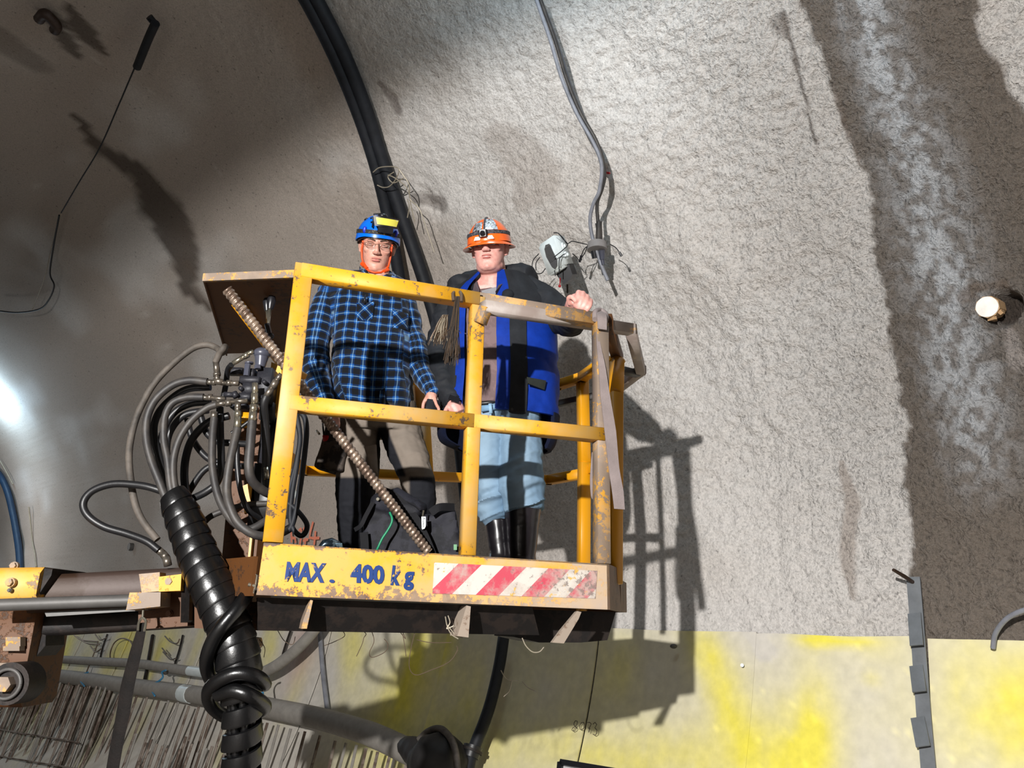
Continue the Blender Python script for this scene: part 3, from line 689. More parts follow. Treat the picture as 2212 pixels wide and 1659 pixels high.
# column carrying the basket, and the valve cover tray
b = MB(); b.prism([P(508, 880, 3.02), P(583, 880, 3.02), P(541, 1335, 2.98), P(468, 1335, 2.98)], V(.04, .09, 0)); obj('mounting_column', b, M_['brown'], bk, smooth=False, label='dark orange mounting column')
b = MB(); b.prism([P(541, 1150, 2.97), P(546, 1150, 2.97), P(531, 1300, 2.96), P(526, 1300, 2.96)], V(0, .03, 0)); obj('column_edge', b, M_['yellow_clean'], bk, smooth=False)
b = MB(); b.prism([P(523, 1050, 2.9), P(548, 1040, 2.9), P(550, 1090, 2.9), P(528, 1110, 2.9)], V(0, .02, 0)); obj('bracket', b, M_['yellow_clean'], bk, smooth=False)
b = MB(); b.prism([P(586, 782, 2.82), P(607, 790, 2.82), P(613, 870, 2.82), P(590, 900, 2.82), P(570, 905, 2.82), P(580, 850, 2.82)], V(.01, .02, 0)); obj('valve_mount', b, M_['yellow'], bk, smooth=False, label='yellow mounting plate for the valve block')
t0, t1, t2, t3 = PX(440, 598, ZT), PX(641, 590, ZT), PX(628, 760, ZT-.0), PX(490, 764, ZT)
b = MB(); b.prism([t0, t1, t2, t3], V(0, 0, .006)); obj('tray_plate', b, M_['brown'], bk, smooth=False, label='underside of the valve cover with its shade painted in brown')  # yellow sheet whose shade is put into the brown paint
b = MB(); b.bar(t0+V(0, 0, -.004), t1+V(0, 0, -.004), .012, .03, ch=0); obj('tray_edge', b, M_['yellow_dusty'], bk, smooth=False, label='yellow front lip of the valve cover')
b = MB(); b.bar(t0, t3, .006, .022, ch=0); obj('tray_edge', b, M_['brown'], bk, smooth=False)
b = MB(); b.cyl(P(1216, 1180, 3.5), P(1214, 1225, 3.5), .008); 
# pin lug on the post
b = MB(); b.cyl(FPt(645, 808, .03), FPt(662, 814, .03), .016, .010); obj('pin', b, M_['yellow'], bk)
# chromed lift cylinder below the basket mount
b = MB(); b.cyl(P(556, 1165, 3.2), P(552, 1300, 3.2), .022); obj('lift_cylinder', b, M_['grey_steel'], bk)

# ---------------------------------------------------------------- hydraulic valve block with its fittings and hoses
vy = 2.74
vb = thing('valve_block', 'black hydraulic valve block with levers on the left side of the basket', 'valve', P(545, 870, vy))
def vo(name, mb, m, lab=None, **k): return obj(name, mb, M_[m], vb, label=lab, **k)
def vbox(x0, y0, x1, y1, Y, dp, m='valve', name='valve_section'):
    c = P((x0+x1)/2, (y0+y1)/2, Y); k = M(c); b = MB()
    b.box(c+V(0, dp/2, 0), V((x1-x0)/2*k, 0, 0), V(0, dp/2, 0), V(0, 0, (y1-y0)/2*k), .004); vo(name, b, m)
vbox(552, 792, 585, 868, vy, .10); vbox(516, 812, 560, 826, vy-.02, .08); vbox(528, 795, 548, 815, vy-.01, .05)
vbox(514, 848, 541, 862, vy-.02, .08); vbox(522, 826, 546, 850, vy-.015, .06); vbox(560, 868, 590, 905, vy+.05, .08)
vbox(560, 905, 600, 1000, vy+.12, .10); vbox(496, 868, 530, 880, vy+.02, .05); vbox(540, 1000, 598, 1150, vy+.16, .12, 'rubber', 'cover_plate')
vbox(490, 793, 524, 806, vy+.06, .04); vbox(586, 905, 600, 1000, vy+.10, .04, 'rubber')
for (x, y) in ((519, 838), (570, 824), (565, 858)):
    b = MB(); p = P(x, y, vy-.03); b.cyl(p, p+V(0, .03, 0), .008, n=8); vo('bolt', b, 'valve')
# knob
b = MB(); kc = P(566, 764, vy); b.ell(kc, (.030, .030, .022), n=20, m=12); b.cyl(kc+V(0, 0, -.012), kc+V(0, 0, -.05), .024, .017, 16); vo('knob', b, 'knob', 'grey domed plastic knob')
b = MB(); b.cyl(P(557, 789, vy-.02), P(557, 797, vy-.02), .012, n=6); b.cyl(P(536, 783, vy-.02), P(532, 812, vy-.02), .011, n=8); b.cyl(P(538, 783, vy-.02), P(538, 786, vy-.02), .015); vo('relief_screw', b, 'knob')
# levers
def lever(x0, y0, x1, y1, Y, hx, hy):
    b = MB(); b.cyl(P(x0, y0, Y), P(x1, y1, Y), .0065, .006, 8); r = vo('lever', b, 'chrome', 'chromed lever rod')
    h = MB(); a, c = P(x1, y1, Y), P(hx, hy, Y); h.tube([a, a+(c-a)*.3, a+(c-a)*.7, c], [.010, .014, .017, .012], 8); obj('lever_grip', h, M_['black_plastic'], r)
lever(576, 735, 583, 668, 2.86, 588, 640); lever(581, 720, 577, 672, 2.9, 577, 645)
b = MB(); b.tube([P(577, 700, 2.84), P(583, 725, 2.84)], .010, 8); b.ell(P(585, 726, 2.84), .012); vo('lever_joint', b, 'black_plastic')
# fittings
def fit(pts, r, m='brass', name='hose_fitting'):
    b = MB()
    for (x0, y0, x1, y1, rr, Y) in pts: b.cyl(P(x0, y0, Y), P(x1, y1, Y), rr*M(P(x0, y0, Y)), n=8 if rr > 6 else 6)
    vo(name, b, m)
Y0 = 2.72
fit([(447, 825, 459, 826, 6, Y0), (459, 826, 466, 826, 7, Y0), (463, 826, 492, 828, 5, Y0), (490, 827, 500, 828, 7, Y0), (498, 828, 516, 828, 6, Y0)], 0)
fit([(466, 781, 469, 806, 7, Y0), (468, 806, 469, 812, 8.5, Y0), (469, 812, 469, 822, 6, Y0), (462, 822, 482, 826, 7, Y0)], 0)
fit([(437, 858, 450, 860, 6, Y0), (450, 858, 458, 859, 7.5, Y0), (458, 860, 487, 862, 6, Y0), (472, 862, 472, 876, 6, Y0)], 0)
fit([(467, 873, 488, 871, 6, Y0-.02), (488, 871, 500, 870, 8, Y0-.02), (500, 868, 535, 866, 6, Y0-.02), (514, 868, 514, 886, 7, Y0-.02), (511, 884, 518, 884, 8, Y0-.02)], 0)
fit([(514, 888, 514, 900, 8, Y0-.02), (514, 900, 513, 928, 8, Y0-.02)], 0, 'chrome')
fit([(551, 828, 551, 850, 7, Y0-.03), (550, 850, 550, 872, 8, Y0-.03), (549, 874, 547, 890, 8.5, Y0-.03), (547, 890, 545, 912, 9, Y0-.03)], 0, 'chrome')
fit([(503, 785, 527, 771, 5.5, Y0), (527, 771, 537, 765, 7, Y0), (536, 764, 548, 759, 5, Y0)], 0, 'chrome')
fit([(575, 856, 588, 838, 7, Y0), (588, 838, 597, 822, 8, Y0), (597, 822, 608, 808, 6, Y0)], 0)
fit([(463, 890, 462, 905, 8, Y0+.02)], 0)
fit([(484, 852, 505, 853, 6, Y0-.01), (505, 848, 511, 858, 7, Y0-.01)], 0, 'valve')
fit([(340, 1186, 352, 1196, 8, 2.80), (352, 1196, 360, 1206, 8.5, 2.8), (359, 1204, 363, 1222, 9, 2.8)], 0)
fit([(575, 1010, 577, 1035, 6, 2.8)], 0, 'chrome')
def hose(pts, r, m='rubber_dusty', Y=Y0, par=None, name='hose', lab=None):
    """pixel path with optional depth, radius in pixels"""
    p3 = [P(q[0], q[1], q[2] if len(q) > 2 else Y) for q in pts]; p3 = cr(p3, 8); rr = r*M(p3[len(p3)//2])
    b = MB(); b.tube(p3, rr, 14); return obj(name, b, M_[m], par or vb, label=lab)
hose([(466, 782, 2.72), (474, 765, 2.71), (483, 752, 2.70), (486, 750, 2.74), (480, 762, 2.80), (468, 752, 2.84), (446, 745, 2.84), (414, 754, 2.83), (371, 788, 2.82), (332, 830, 2.82), (303, 882, 2.82), (287, 928, 2.82), (279, 977, 2.81), (281, 1025, 2.8), (291, 1084, 2.79), (308, 1125, 2.79), (340, 1166, 2.79)], 7.0, 'rubber_pale', lab='pale dusty hose in a wide loop')
hose([(448, 825), (407, 822), (371, 833), (336, 863), (318, 902), (316, 947), (326, 993), (345, 1042), (362, 1085), (382, 1120)], 8.5)
hose([(440, 858), (401, 859), (371, 872), (356, 902), (354, 950), (362, 993), (370, 1058), (388, 1110)], 8.0)
hose([(470, 873), (446, 882), (414, 908), (388, 947), (375, 993), (376, 1042), (388, 1100)], 8.0, lab='dusty grey hose bending into the sleeve')
hose([(455, 836, 2.78), (407, 840, 2.78), (372, 860, 2.78), (342, 893, 2.78), (332, 934, 2.78), (345, 993, 2.78), (372, 1080, 2.78)], 8, 'rubber')
hose([(455, 868, 2.80), (410, 873, 2.8), (375, 893, 2.8), (352, 934, 2.8), (350, 985, 2.8), (378, 1080, 2.8)], 7.5, 'rubber')
hose([(450, 886, 2.80), (400, 896, 2.8), (370, 928, 2.8), (360, 970, 2.8), (368, 1020, 2.8), (392, 1085, 2.8)], 7.5, 'rubber')
hose([(495, 898, 2.8), (453, 911, 2.8), (420, 941, 2.8), (404, 977, 2.8), (398, 1025, 2.8), (404, 1085, 2.8)], 8.5, 'rubber')
hose([(463, 903, 2.73), (459, 947, 2.72), (459, 1009, 2.71), (472, 1074, 2.70), (498, 1120, 2.69), (534, 1144, 2.69), (575, 1125, 2.72), (600, 1108, 2.8)], 8.5)
hose([(475, 880, 2.78), (476, 940, 2.78), (478, 1000, 2.77), (470, 1040, 2.77), (446, 1062, 2.77), (410, 1080, 2.78)], 8, 'rubber')
hose([(513, 926, 2.70), (505, 960, 2.69), (495, 1009, 2.68), (490, 1058, 2.68), (497, 1095, 2.67), (515, 1130, 2.67), (548, 1154, 2.68), (585, 1158, 2.72), (610, 1150, 2.82), (628, 1140, 2.9)], 9.5)
hose([(545, 911, 2.69), (541, 960, 2.68), (538, 1009, 2.68), (546, 1040, 2.7), (572, 1062, 2.75), (600, 1072, 2.82)], 10)
hose([(576, 855, 2.71), (570, 876, 2.72), (573, 920, 2.76), (575, 990, 2.8), (572, 1060, 2.85)], 9, 'rubber')
hose([(500, 788, 2.73), (492, 800, 2.76), (488, 830, 2.8), (480, 870, 2.8)], 6, 'rubber')
hose([(432, 895, 2.83), (446, 934, 2.83), (472, 954, 2.83), (500, 957, 2.83), (540, 960, 2.85)], 7.5, 'rubber')
hose([(405, 905, 2.86), (412, 938, 2.86), (428, 968, 2.86), (452, 992, 2.86), (480, 1000, 2.86)], 7, 'rubber')
hose([(400, 1075, 2.86), (437, 1020, 2.85), (468, 1004, 2.85), (505, 1006, 2.86), (540, 1008, 2.88)], 7, 'rubber')
hose([(433, 1138, 2.84), (453, 1117, 2.84), (485, 1103, 2.85), (535, 1090, 2.88), (580, 1088, 2.9)], 6.5)
hose([(500, 935, 2.84), (518, 925, 2.84), (545, 905, 2.84)], 4, 'rubber')
hose([(512, 960, 2.8), (513, 1010, 2.8), (520, 1060, 2.8), (535, 1100, 2.8), (560, 1120, 2.85)], 6, 'rubber')
hose([(392, 1078, 2.74), (332, 1055, 2.73), (290, 1047, 2.73), (241, 1046, 2.73), (199, 1061, 2.73), (180, 1087, 2.73), (190, 1114, 2.73), (225, 1138, 2.74), (274, 1153, 2.76), (316, 1169, 2.78), (342, 1188, 2.79)], 8, 'rubber', lab='black hose in a loop to the left')
# thin hoses hanging behind the left post
hb = lambda pts, r, m='cable_black', Y=2.85: hose(pts, r, m, Y)
hb([(640, 885), (657, 900), (662, 930), (658, 980), (650, 1040), (640, 1100), (628, 1140), (612, 1150)], 6)
hb([(620, 1085), (642, 1103), (662, 1130), (660, 1150), (648, 1157), (632, 1140), (627, 1110), (632, 1060), (642, 1000), (648, 940), (640, 890)], 5.5)
hb([(632, 885), (648, 940), (640, 1000), (625, 1060), (618, 1120)], 5.5)

# ---------------------------------------------------------------- spiral-wrapped hose sleeve
sl = thing('hose_bundle', 'thick black spiral-wrapped hose bundle hanging below the valve block', 'hose', P(522, 1600, 2.70))
cl = [P(372, 1066, 2.74), P(394, 1112, 2.73), P(420, 1180, 2.72), P(450, 1250, 2.70), P(482, 1320, 2.69), P(506, 1390, 2.68), P(518, 1450, 2.68), P(523, 1520, 2.69), P(523, 1600, 2.71), P(520, 1700, 2.74), P(512, 1800, 2.78)]
cl = np.array(cr(cl, 16)); L = np.concatenate([[0], np.cumsum(np.linalg.norm(np.diff(cl, axis=0), axis=1))])
Lt = L[-1]
def spiral(t_list, rad, wid, thick, clL, clP, flare=.0):
    v = []; n = len(t_list)
    x = V(1, 0, 0)
    for (s, ang, pw) in t_list:
        for j, (du, dr) in enumerate(((-.5, 0), (-.44, thick), (.38, thick+flare), (.5, thick*.6+flare), (.5, 0), (0, -thick*.2))):
            ss = s+du*wid*pw; c = np.array([np.interp(ss, clL, clP[:, k]) for k in range(3)])
            tg = np.array([np.interp(ss+.01, clL, clP[:, k])-np.interp(ss-.01, clL, clP[:, k]) for k in range(3)]); tg /= np.linalg.norm(tg)
            xx = np.cross(tg, V(0, 1, 0)); xx /= np.linalg.norm(xx); yy = np.cross(tg, xx)
            r = rad(ss)+dr; v.append(c+r*(xx*math.cos(ang)+yy*math.sin(ang)))
    f = [(i*6+j, i*6+(j+1) % 6, (i+1)*6+(j+1) % 6, (i+1)*6+j) for i in range(n-1) for j in range(6)]
    f += [tuple(range(6)), tuple((n-1)*6+j for j in range(5, -1, -1))]
    return v, f
rad = lambda s: np.interp(s, [0, .10, .35, .6, .75, 1.2], [.040, .052, .060, .062, .052, .052])
tl = []; s = .02; ang = 0; step = math.radians(12)
sgap = .66
while s < Lt-.06:
    pit = .047 if s < sgap else .068
    tl.append((s, ang, 1.0)); s += pit*step/(2*math.pi); ang += step
b = MB(); b.add(*spiral(tl, rad, .052, .006, L, cl, .005)); obj('spiral_wrap', b, M_['sleeve'], sl, sharp=50)
for k in range(7):
    an = 2*math.pi*k/7; rr_ = .033 if k < 6 else 0; pts = []
    for s in np.linspace(.0, Lt, 60):
        c = np.array([np.interp(s, L, cl[:, j]) for j in range(3)]); a2 = an+s*2; sc_ = min(1, .5+s*2); pts.append(c+sc_*rr_*V(math.cos(a2), math.sin(a2), 0))
    b = MB(); b.tube(pts, .0125, 8); obj('inner_hose', b, M_['sleeve'], sl)
# the tail of hose knotted round the bundle
kn = [(534, 1283, 2.66), (516, 1310, 2.60), (486, 1345, 2.58), (462, 1378, 2.59), (447, 1420, 2.62), (450, 1455, 2.68), (468, 1475, 2.76), (520, 1480, 2.80), (560, 1478, 2.74), (572, 1478, 2.68), (555, 1462, 2.61), (510, 1455, 2.585), (465, 1475, 2.60), (450, 1500, 2.66), (462, 1530, 2.72), (500, 1550, 2.78), (555, 1540, 2.76), (572, 1525, 2.70), (545, 1505, 2.61), (505, 1492, 2.60), (470, 1500, 2.63)]
p3 = cr([P(*q) for q in kn], 8); b = MB(); b.tube(p3, .0215, 12); obj('tie_hose', b, M_['sleeve'], sl, label='black hose tail wound twice round the bundle')
b = MB(); b.tube(cr([P(533, 1284, 2.66), P(543, 1270, 2.68), P(550, 1262, 2.7), P(546, 1250, 2.72)], 5), .004, 6); b.cyl(P(532, 1285, 2.66), P(541, 1275, 2.67), .010); obj('hook', b, M_['chrome'], sl)

# ---------------------------------------------------------------- boom
bm_ = thing('boom_arm', 'rusty telescopic boom with yellow clamps left of the hose bundle', 'machine arm', P(200, 1300, 2.75))
def bo(name, mb, m, lab=None, **k): return obj(name, mb, M_[m], bm_, label=lab, **k)
def rbeam(p0, p1, p2, dep_, rr, m, name='boom_tube', lab=None):
    """rounded box beam: p0 upper-left, p1 upper-right, p2 lower-left (pixels), running left to right"""
    pass
def beam(xa, ya0, ya1, xb, yb0, yb1, Ya, Yb, dp, m, name, ch=.02, lab=None):
    """box beam seen from the side between two pixel columns"""
    b = MB(); vs = []
    for (x, y0, y1, Y) in ((xa, ya0, ya1, Ya), (xb, yb0, yb1, Yb)):
        t, l = P(x, y0, Y), P(x, y1, Y); h = (t[2]-l[2])/2; c = (t+l)/2+V(0, dp/2, 0); k = ch
        for (u, v_) in ((-1, -1+k/h), (-1, 1-k/h), (-1+k/(dp/2), 1), (1-k/(dp/2), 1), (1, 1-k/h), (1, -1+k/h), (1-k/(dp/2), -1), (-1+k/(dp/2), -1)):
            vs.append(c+V(0, u*dp/2, v_*h))
    f = [(k_, (k_+1) % 8, (k_+1) % 8+8, k_+8) for k_ in range(8)]+[tuple(range(7, -1, -1)), tuple(range(8, 16))]
    b.add(vs, f); return bo(name, b, m, lab, sharp=50)
beam(60, 1242, 1325, 440, 1222, 1300, 2.72, 2.84, .20, 'rust', 'boom_tube', .018)
beam(-40, 1330, 1382, 470, 1312, 1352, 2.78, 2.9, .16, 'dark_steel', 'boom_tube', .01)
b = MB(); b.cyl(P(-30, 1308, 2.60), P(282, 1297, 2.66), .019, n=16); bo('cylinder_rod', b, 'grey_steel', 'grey support rod in front of the boom')
b = MB(); b.prism([P(96, 1322, 2.66), P(320, 1310, 2.70), P(320, 1318, 2.70), P(100, 1332, 2.66)], V(0, .03, 0)); bo('guide_strip', b, 'grey_steel', smooth=False)
beam(-40, 1226, 1302, 82, 1224, 1300, 2.66, 2.68, .30, 'yellow', 'clamp', .02)
beam(82, 1224, 1300, 112, 1228, 1246, 2.70, 2.70, .26, 'dark_steel', 'collar', .004)
beam(-40, 1302, 1530, 62, 1300, 1530, 2.74, 2.76, .22, 'brown', 'bracket_body', .02, 'dark orange lower bracket')
b = MB(); b.prism([P(62, 1310, 2.80), P(100, 1345, 2.82), P(98, 1395, 2.82), P(68, 1430, 2.80), P(58, 1500, 2.80)], V(0, .12, 0)); bo('web_plate', b, 'dark_steel', smooth=False)
for (x0, y0, x1, y1) in ((12, 1376, 44, 1396), (6, 1396, 42, 1406), (-20, 1432, 18, 1452)):
    b = MB(); b.prism([P(x0, y0, 2.72), P(x1, y0, 2.72), P(x1, y1, 2.72), P(x0, y1, 2.72)], V(0, .03, 0)); bo('lug', b, 'yellow_dusty', smooth=False)
def bolt(x, y, Y, rp, m='yellow_dusty', par=None):
    c = P(x, y, Y); k = M(c); b = MB(); b.cyl(c, c+V(0, .012, 0), rp*1.25*k, n=16); b.cyl(c-V(0, rp*.9*k, 0), c, rp*k, n=6); return obj('bolt', b, M_[m], par or bm_, smooth=False)
bolt(22, 1258, 2.655, 8); bolt(20, 1275, 2.655, 3.5, 'grey_steel'); bolt(366, 1256, 2.70, 8)
bolt(365, 1325, 2.76, 6, 'brown'); bolt(30, 1222, 2.75, 7)
c = P(18, 1477, 2.68); k = M(c)
b = MB(); b.cyl(c+V(0, .0, 0), c+V(0, .10, 0), 44*k, n=28); bo('pivot_housing', b, 'dark_steel')
b = MB(); 
tt = [c-V(0, .01, 0)+V(math.cos(a)*30*k, 0, math.sin(a)*30*k) for a in np.linspace(0, 2*math.pi, 33)]; b.tube(tt, 4*k, 8, False); bo('snap_ring', b, 'grey_steel')
b = MB(); b.cyl(c-V(0, .03, 0), c, 17*k, n=6); bo('pivot_pin', b, 'yellow_dusty', 'yellow hexagonal pivot pin', smooth=False)
# right clamp
b = MB(); b.prism([P(300, 1240, 2.69), P(345, 1236, 2.69), P(345, 1277, 2.69), P(306, 1280, 2.69)], V(0, .05, 0)); bo('clamp', b, 'yellow_dusty', smooth=False)
b = MB(); b.prism([P(343, 1246, 2.685), P(392, 1240, 2.70), P(390, 1276, 2.70), P(343, 1278, 2.685)], V(0, .06, 0)); bo('clamp', b, 'yellow', smooth=False)
b = MB(); b.prism([P(280, 1280, 2.63), P(347, 1279, 2.64), P(346, 1310, 2.64), P(272, 1318, 2.63)], V(0, .08, 0)); bo('clamp', b, 'yellow_dusty', smooth=False)
b = MB(); b.prism([P(300, 1278, 2.74), P(408, 1274, 2.78), P(405, 1352, 2.78), P(298, 1360, 2.74)], V(0, .16, 0)); bo('end_bracket', b, 'brown', smooth=False)
b = MB(); b.prism([P(392, 1240, 2.72), P(410, 1262, 2.74), P(408, 1340, 2.74), P(390, 1345, 2.72)], V(0, .14, 0)); bo('end_plate', b, 'dark_steel', smooth=False)
b = MB(); b.prism([P(405, 1286, 2.82), P(440, 1288, 2.82), P(438, 1330, 2.82), P(408, 1344, 2.82)], V(0, .1, 0)); bo('knuckle', b, 'yellow_clean', smooth=False)
b = MB(); b.cyl(P(430, 1325, 2.80), P(430, 1325, 2.92), .035, n=20); bo('knuckle_pin', b, 'dark_steel')
b = MB(); b.prism([P(536, 1375, 2.86), P(556, 1378, 2.86), P(560, 1395, 2.86), P(543, 1412, 2.86)], V(0, .05, 0)); bo('lug', b, 'yellow_dusty', smooth=False)
# black lashing strap hanging from the boom
ls = thing('lashing_strap', 'dark webbing strap hanging from a snap hook under the boom', 'strap', P(260, 1500, 2.66))
b = MB(); wd = [16, 22, 27, 30, 30, 28, 28]; pts = [(308, 1345), (303, 1370), (293, 1410), (276, 1480), (266, 1540), (252, 1610), (240, 1680)]; pv = []
p3 = cr([P(x, y, 2.66) for x, y in pts], 5)
wv = np.interp(np.linspace(0, 1, len(p3)), np.linspace(0, 1, 7), wd); vs = []
for p, ww in zip(p3, wv):
    k = M(p)*ww/2
    for (a, d) in ((-1, 0), (-.5, -.35), (.5, -.35), (1, 0), (.5, .3), (-.5, .3)): vs.append(p+V(a*k, d*k*.5, a*k*.15))
b.add(vs, [(i*6+j, i*6+(j+1) % 6, (i+1)*6+(j+1) % 6, (i+1)*6+j) for i in range(len(p3)-1) for j in range(6)]+[tuple(range(6)), tuple((len(p3)-1)*6+j for j in range(5, -1, -1))])
obj('webbing', b, mat('oily_webbing', (27, 22, 20), .75, spec=.15, c2=(17, 15, 14), soft=.15, amt=.5, scale=20, bump=.4, bscale=150, dist=.004), ls)
b = MB(); b.tube(cr([P(298, 1362, 2.645), P(300, 1345, 2.645), P(307, 1335, 2.645), P(315, 1342, 2.645), P(312, 1364, 2.645)], 6), .004, 6); b.cyl(P(308, 1336, 2.65), P(310, 1312, 2.66), .004); obj('snap_hook', b, M_['chrome'], ls)
# ---------------------------------------------------------------- people
def vskin(n_, c, c2, scale=60, rough=.5):
    m = mat(n_, c, rough, 0, c2=c2, amt=.35, scale=scale, bump=.1, bscale=300, dist=.001); b = m.node_tree.nodes['Principled BSDF']
    b.inputs['Subsurface Weight'].default_value = .12; b.inputs['Subsurface Radius'].default_value = (.01, .004, .002); b.inputs['Subsurface Scale'].default_value = .6
    r = [n for n in m.node_tree.nodes if n.type == 'VALTORGB'][0]; r.color_ramp.elements[0].position = .3; r.color_ramp.elements[1].position = .75
    return m
M_['skin'] = vskin('skin', (214, 164, 146), (194, 136, 118))
M_['skin2'] = vskin('skin_fair', (222, 172, 160), (206, 142, 132))
M_['lips'] = mat('lips', (176, 98, 92), .5)
M_['eyewhite'] = mat('eye_white', (220, 214, 208), .3); M_['iris'] = mat('iris', (58, 60, 62), .3)
M_['hair'] = mat('brown_hair', (74, 54, 42), .7, bump=.6, bscale=200, dist=.004)
def cloth(name, c, var=.12, bump=.25, c2=None, rough=.85, bscale=300): return mat(name, c, rough, 0, var=var, scale=18, bump=bump, bscale=bscale, dist=.002, c2=c2, spec=.2)
def rotm(yaw, pit, rol=0):
    """head rotation: yaw turns to image right, pit tips the face down"""
    Z = np.array([[math.cos(yaw), -math.sin(yaw), 0], [math.sin(yaw), math.cos(yaw), 0], [0, 0, 1]])
    X = np.array([[1, 0, 0], [0, math.cos(pit), -math.sin(pit)], [0, math.sin(pit), math.cos(pit)]])
    Y_ = np.array([[math.cos(rol), 0, math.sin(rol)], [0, 1, 0], [-math.sin(rol), 0, math.cos(rol)]])
    return Z@X@Y_
class Head:
    def __init__(s, o, R, k=1.0, wide=1.0): s.o, s.R, s.k, s.w = np.asarray(o), R, k, wide
    def pt(s, x, y, z): return s.o+s.R@(V(x*s.w, y, z)*s.k)
    def ell(s, mb, c, r, n=20, m=14): mb.ell(s.pt(*c), np.asarray(r)*V(s.w, 1, 1)*s.k, s.R, n, m)
    def tube(s, mb, pts, r, n=8, caps=True): mb.tube([s.pt(*p) for p in pts], r if np.isscalar(r) else list(r), n, caps)
    def loc(s, v): q_ = (np.asarray(v)-s.o)@s.R/s.k; q_[:, 0] /= s.w; return q_
def head_shapes(mb, h, jaw=1.0, chub=0.0):
    lv = [(-.120, .020, -.078, -.030), (-.112, .034, -.088, -.015), (-.098, .045, -.092, .010), (-.078, .053, -.091, .035), (-.055, .060, -.090, .055), (-.030, .0655, -.089, .075), (0, .069, -.086, .090),
          (.028, .072, -.092, .100), (.060, .0735, -.091, .104), (.09, .069, -.080, .098), (.118, .055, -.055, .082), (.138, .032, -.02, .05)]
    n = 32; vs = []
    for (z, hw_, yf, yb) in lv:
        hw_ = hw_*(1+(jaw-1)*max(0, min(1, (-z-.005)/.06))); cy = (yf+yb)/2; ry = (yb-yf)/2
        for k in range(n):
            q_ = 2*math.pi*k/n; cx, sy = math.cos(q_), math.sin(q_); e = 2/2.35
            vs.append(h.pt(hw_*math.copysign(abs(cx)**e, cx), cy+ry*math.copysign(abs(sy)**e, sy), z))
    m = len(lv); f = [(i*n+k, (i+1)*n+k, (i+1)*n+(k+1) % n, i*n+(k+1) % n) for i in range(m-1) for k in range(n)]+[tuple(range(n)), tuple((m-1)*n+k for k in range(n-1, -1, -1))]
    mb.add(vs, f)
    if chub: h.ell(mb, (0, -.030, -.098), (.056, .052, .030)); h.ell(mb, (0, -.01, -.085), (.064, .06, .04))
    h.ell(mb, (0, -.082, -.101), (.020, .0145, .015))
    for sx in (-1, 1):
        h.ell(mb, (sx*.040, -.066, -.016), (.024, .0165, .018)); h.ell(mb, (sx*.027, -.082, .027), (.026, .0125, .0095)); h.ell(mb, (sx*.0115, -.103, -.030), (.0085, .011, .0075))
        e = [(sx*.072, .004, .018), (sx*.081, .012, .026), (sx*.085, .022, .016), (sx*.084, .020, -.006), (sx*.078, .010, -.026), (sx*.072, .002, -.030)]
        h.tube(mb, e, [.005, .0065, .0065, .006, .0075, .005]); h.ell(mb, (sx*.076, .008, -.004), (.006, .012, .024))
    h.tube(mb, [(0, -.086, .024), (0, -.098, .004), (0, -.109, -.014), (0, -.113, -.026)], [.0085, .0080, .0100, .0115], 12)
    h.ell(mb, (0, -.108, -.030), (.0105, .011, .008))
    h.ell(mb, (0, -.084, -.060), (.026, .0145, .017))
    h.ell(mb, (0, -.0965, -.0560), (.0205, .0065, .0045)); h.ell(mb, (0, -.0945, -.0662), (.0175, .0072, .0050))
def finish_head(v, nn, h):
    q_ = h.loc(v)
    def dent(c, r, amt):
        d = np.linalg.norm((q_-np.asarray(c))/np.asarray(r), axis=1); return np.exp(-d*d*2)*amt
    d = dent((.031, -.082, .008), (.020, .03, .013), .010)+dent((-.031, -.082, .008), (.020, .03, .013), .010)
    d += dent((0, -.102, -.0610), (.022, .02, .0022), .0035)
    d += dent((.0075, -.118, -.036), (.004, .01, .003), .004)+dent((-.0075, -.118, -.036), (.004, .01, .003), .004)
    return v+d[:, None]*(h.R@V(0, 1, 0))[None]
def eyes(h, par, open_=1.0):
    for sx in (-1, 1):
        c = h.pt(sx*.031, -.072, .009); b = MB(); b.ell(c, .0120, n=16, m=10); e = obj('eye', b, M_['eyewhite'], par)
        b = MB(); ic = h.pt(sx*.031, -.0825, .007); b.ell(ic, (.0056, .0022, .0056), h.R, 14, 8); obj('iris', b, M_['iris'], e)
        for z, dz, r in ((.015, .0045, .0040), (.0035, -.003, .0030)):
            b = MB(); h.tube(b, [(sx*.031-.015, -.077, .008), (sx*.031-.008, -.0845, .008+dz), (sx*.031, -.0865, .008+dz*1.35*open_), (sx*.031+.008, -.0845, .008+dz), (sx*.031+.015, -.077, .008)], r); obj('eyelid', b, M_['skin'], e)
        b = MB(); h.tube(b, [(sx*.012, -.0955, .026), (sx*.028, -.0985, .032), (sx*.046, -.088, .029)], [.003, .0038, .002]); obj('eyebrow', b, M_['hair'], par)
    b = MB(); h.ell(b, (0, -.0985, -.0560), (.0215, .0055, .0032)); h.ell(b, (0, -.0970, -.0664), (.0180, .0060, .0042)); obj('lips', b, M_['lips'], par)
def limb(mb, pts, n=16):
    """(x px, y px, depth Y, radius px) chain"""
    p3 = [P(a, b, c) for a, b, c, r in pts]; rr = [r*M(p) for p, (a, b, c, r) in zip(p3, pts)]
    p4 = cr(p3, 5); r4 = np.interp(np.linspace(0, 1, len(p4)), np.linspace(0, 1, len(rr)), rr); mb.tube(p4, r4, n)
    for p, r in ((p3[0], rr[0]), (p3[-1], rr[-1])): mb.ell(p, r, n=14, m=10)
def rows(mb, rws, n=28, sq=2.2):
    """torso from pixel rows (y, x left, x right, depth Y, half thickness m)"""
    g = []
    for (y, xl, xr, Y, t) in rws:
        a, b = P(xl, y, Y), P(xr, y, Y); g.append(((a+b)/2, np.linalg.norm(b-a)/2, t))
    mb.loft(g, n, sq)
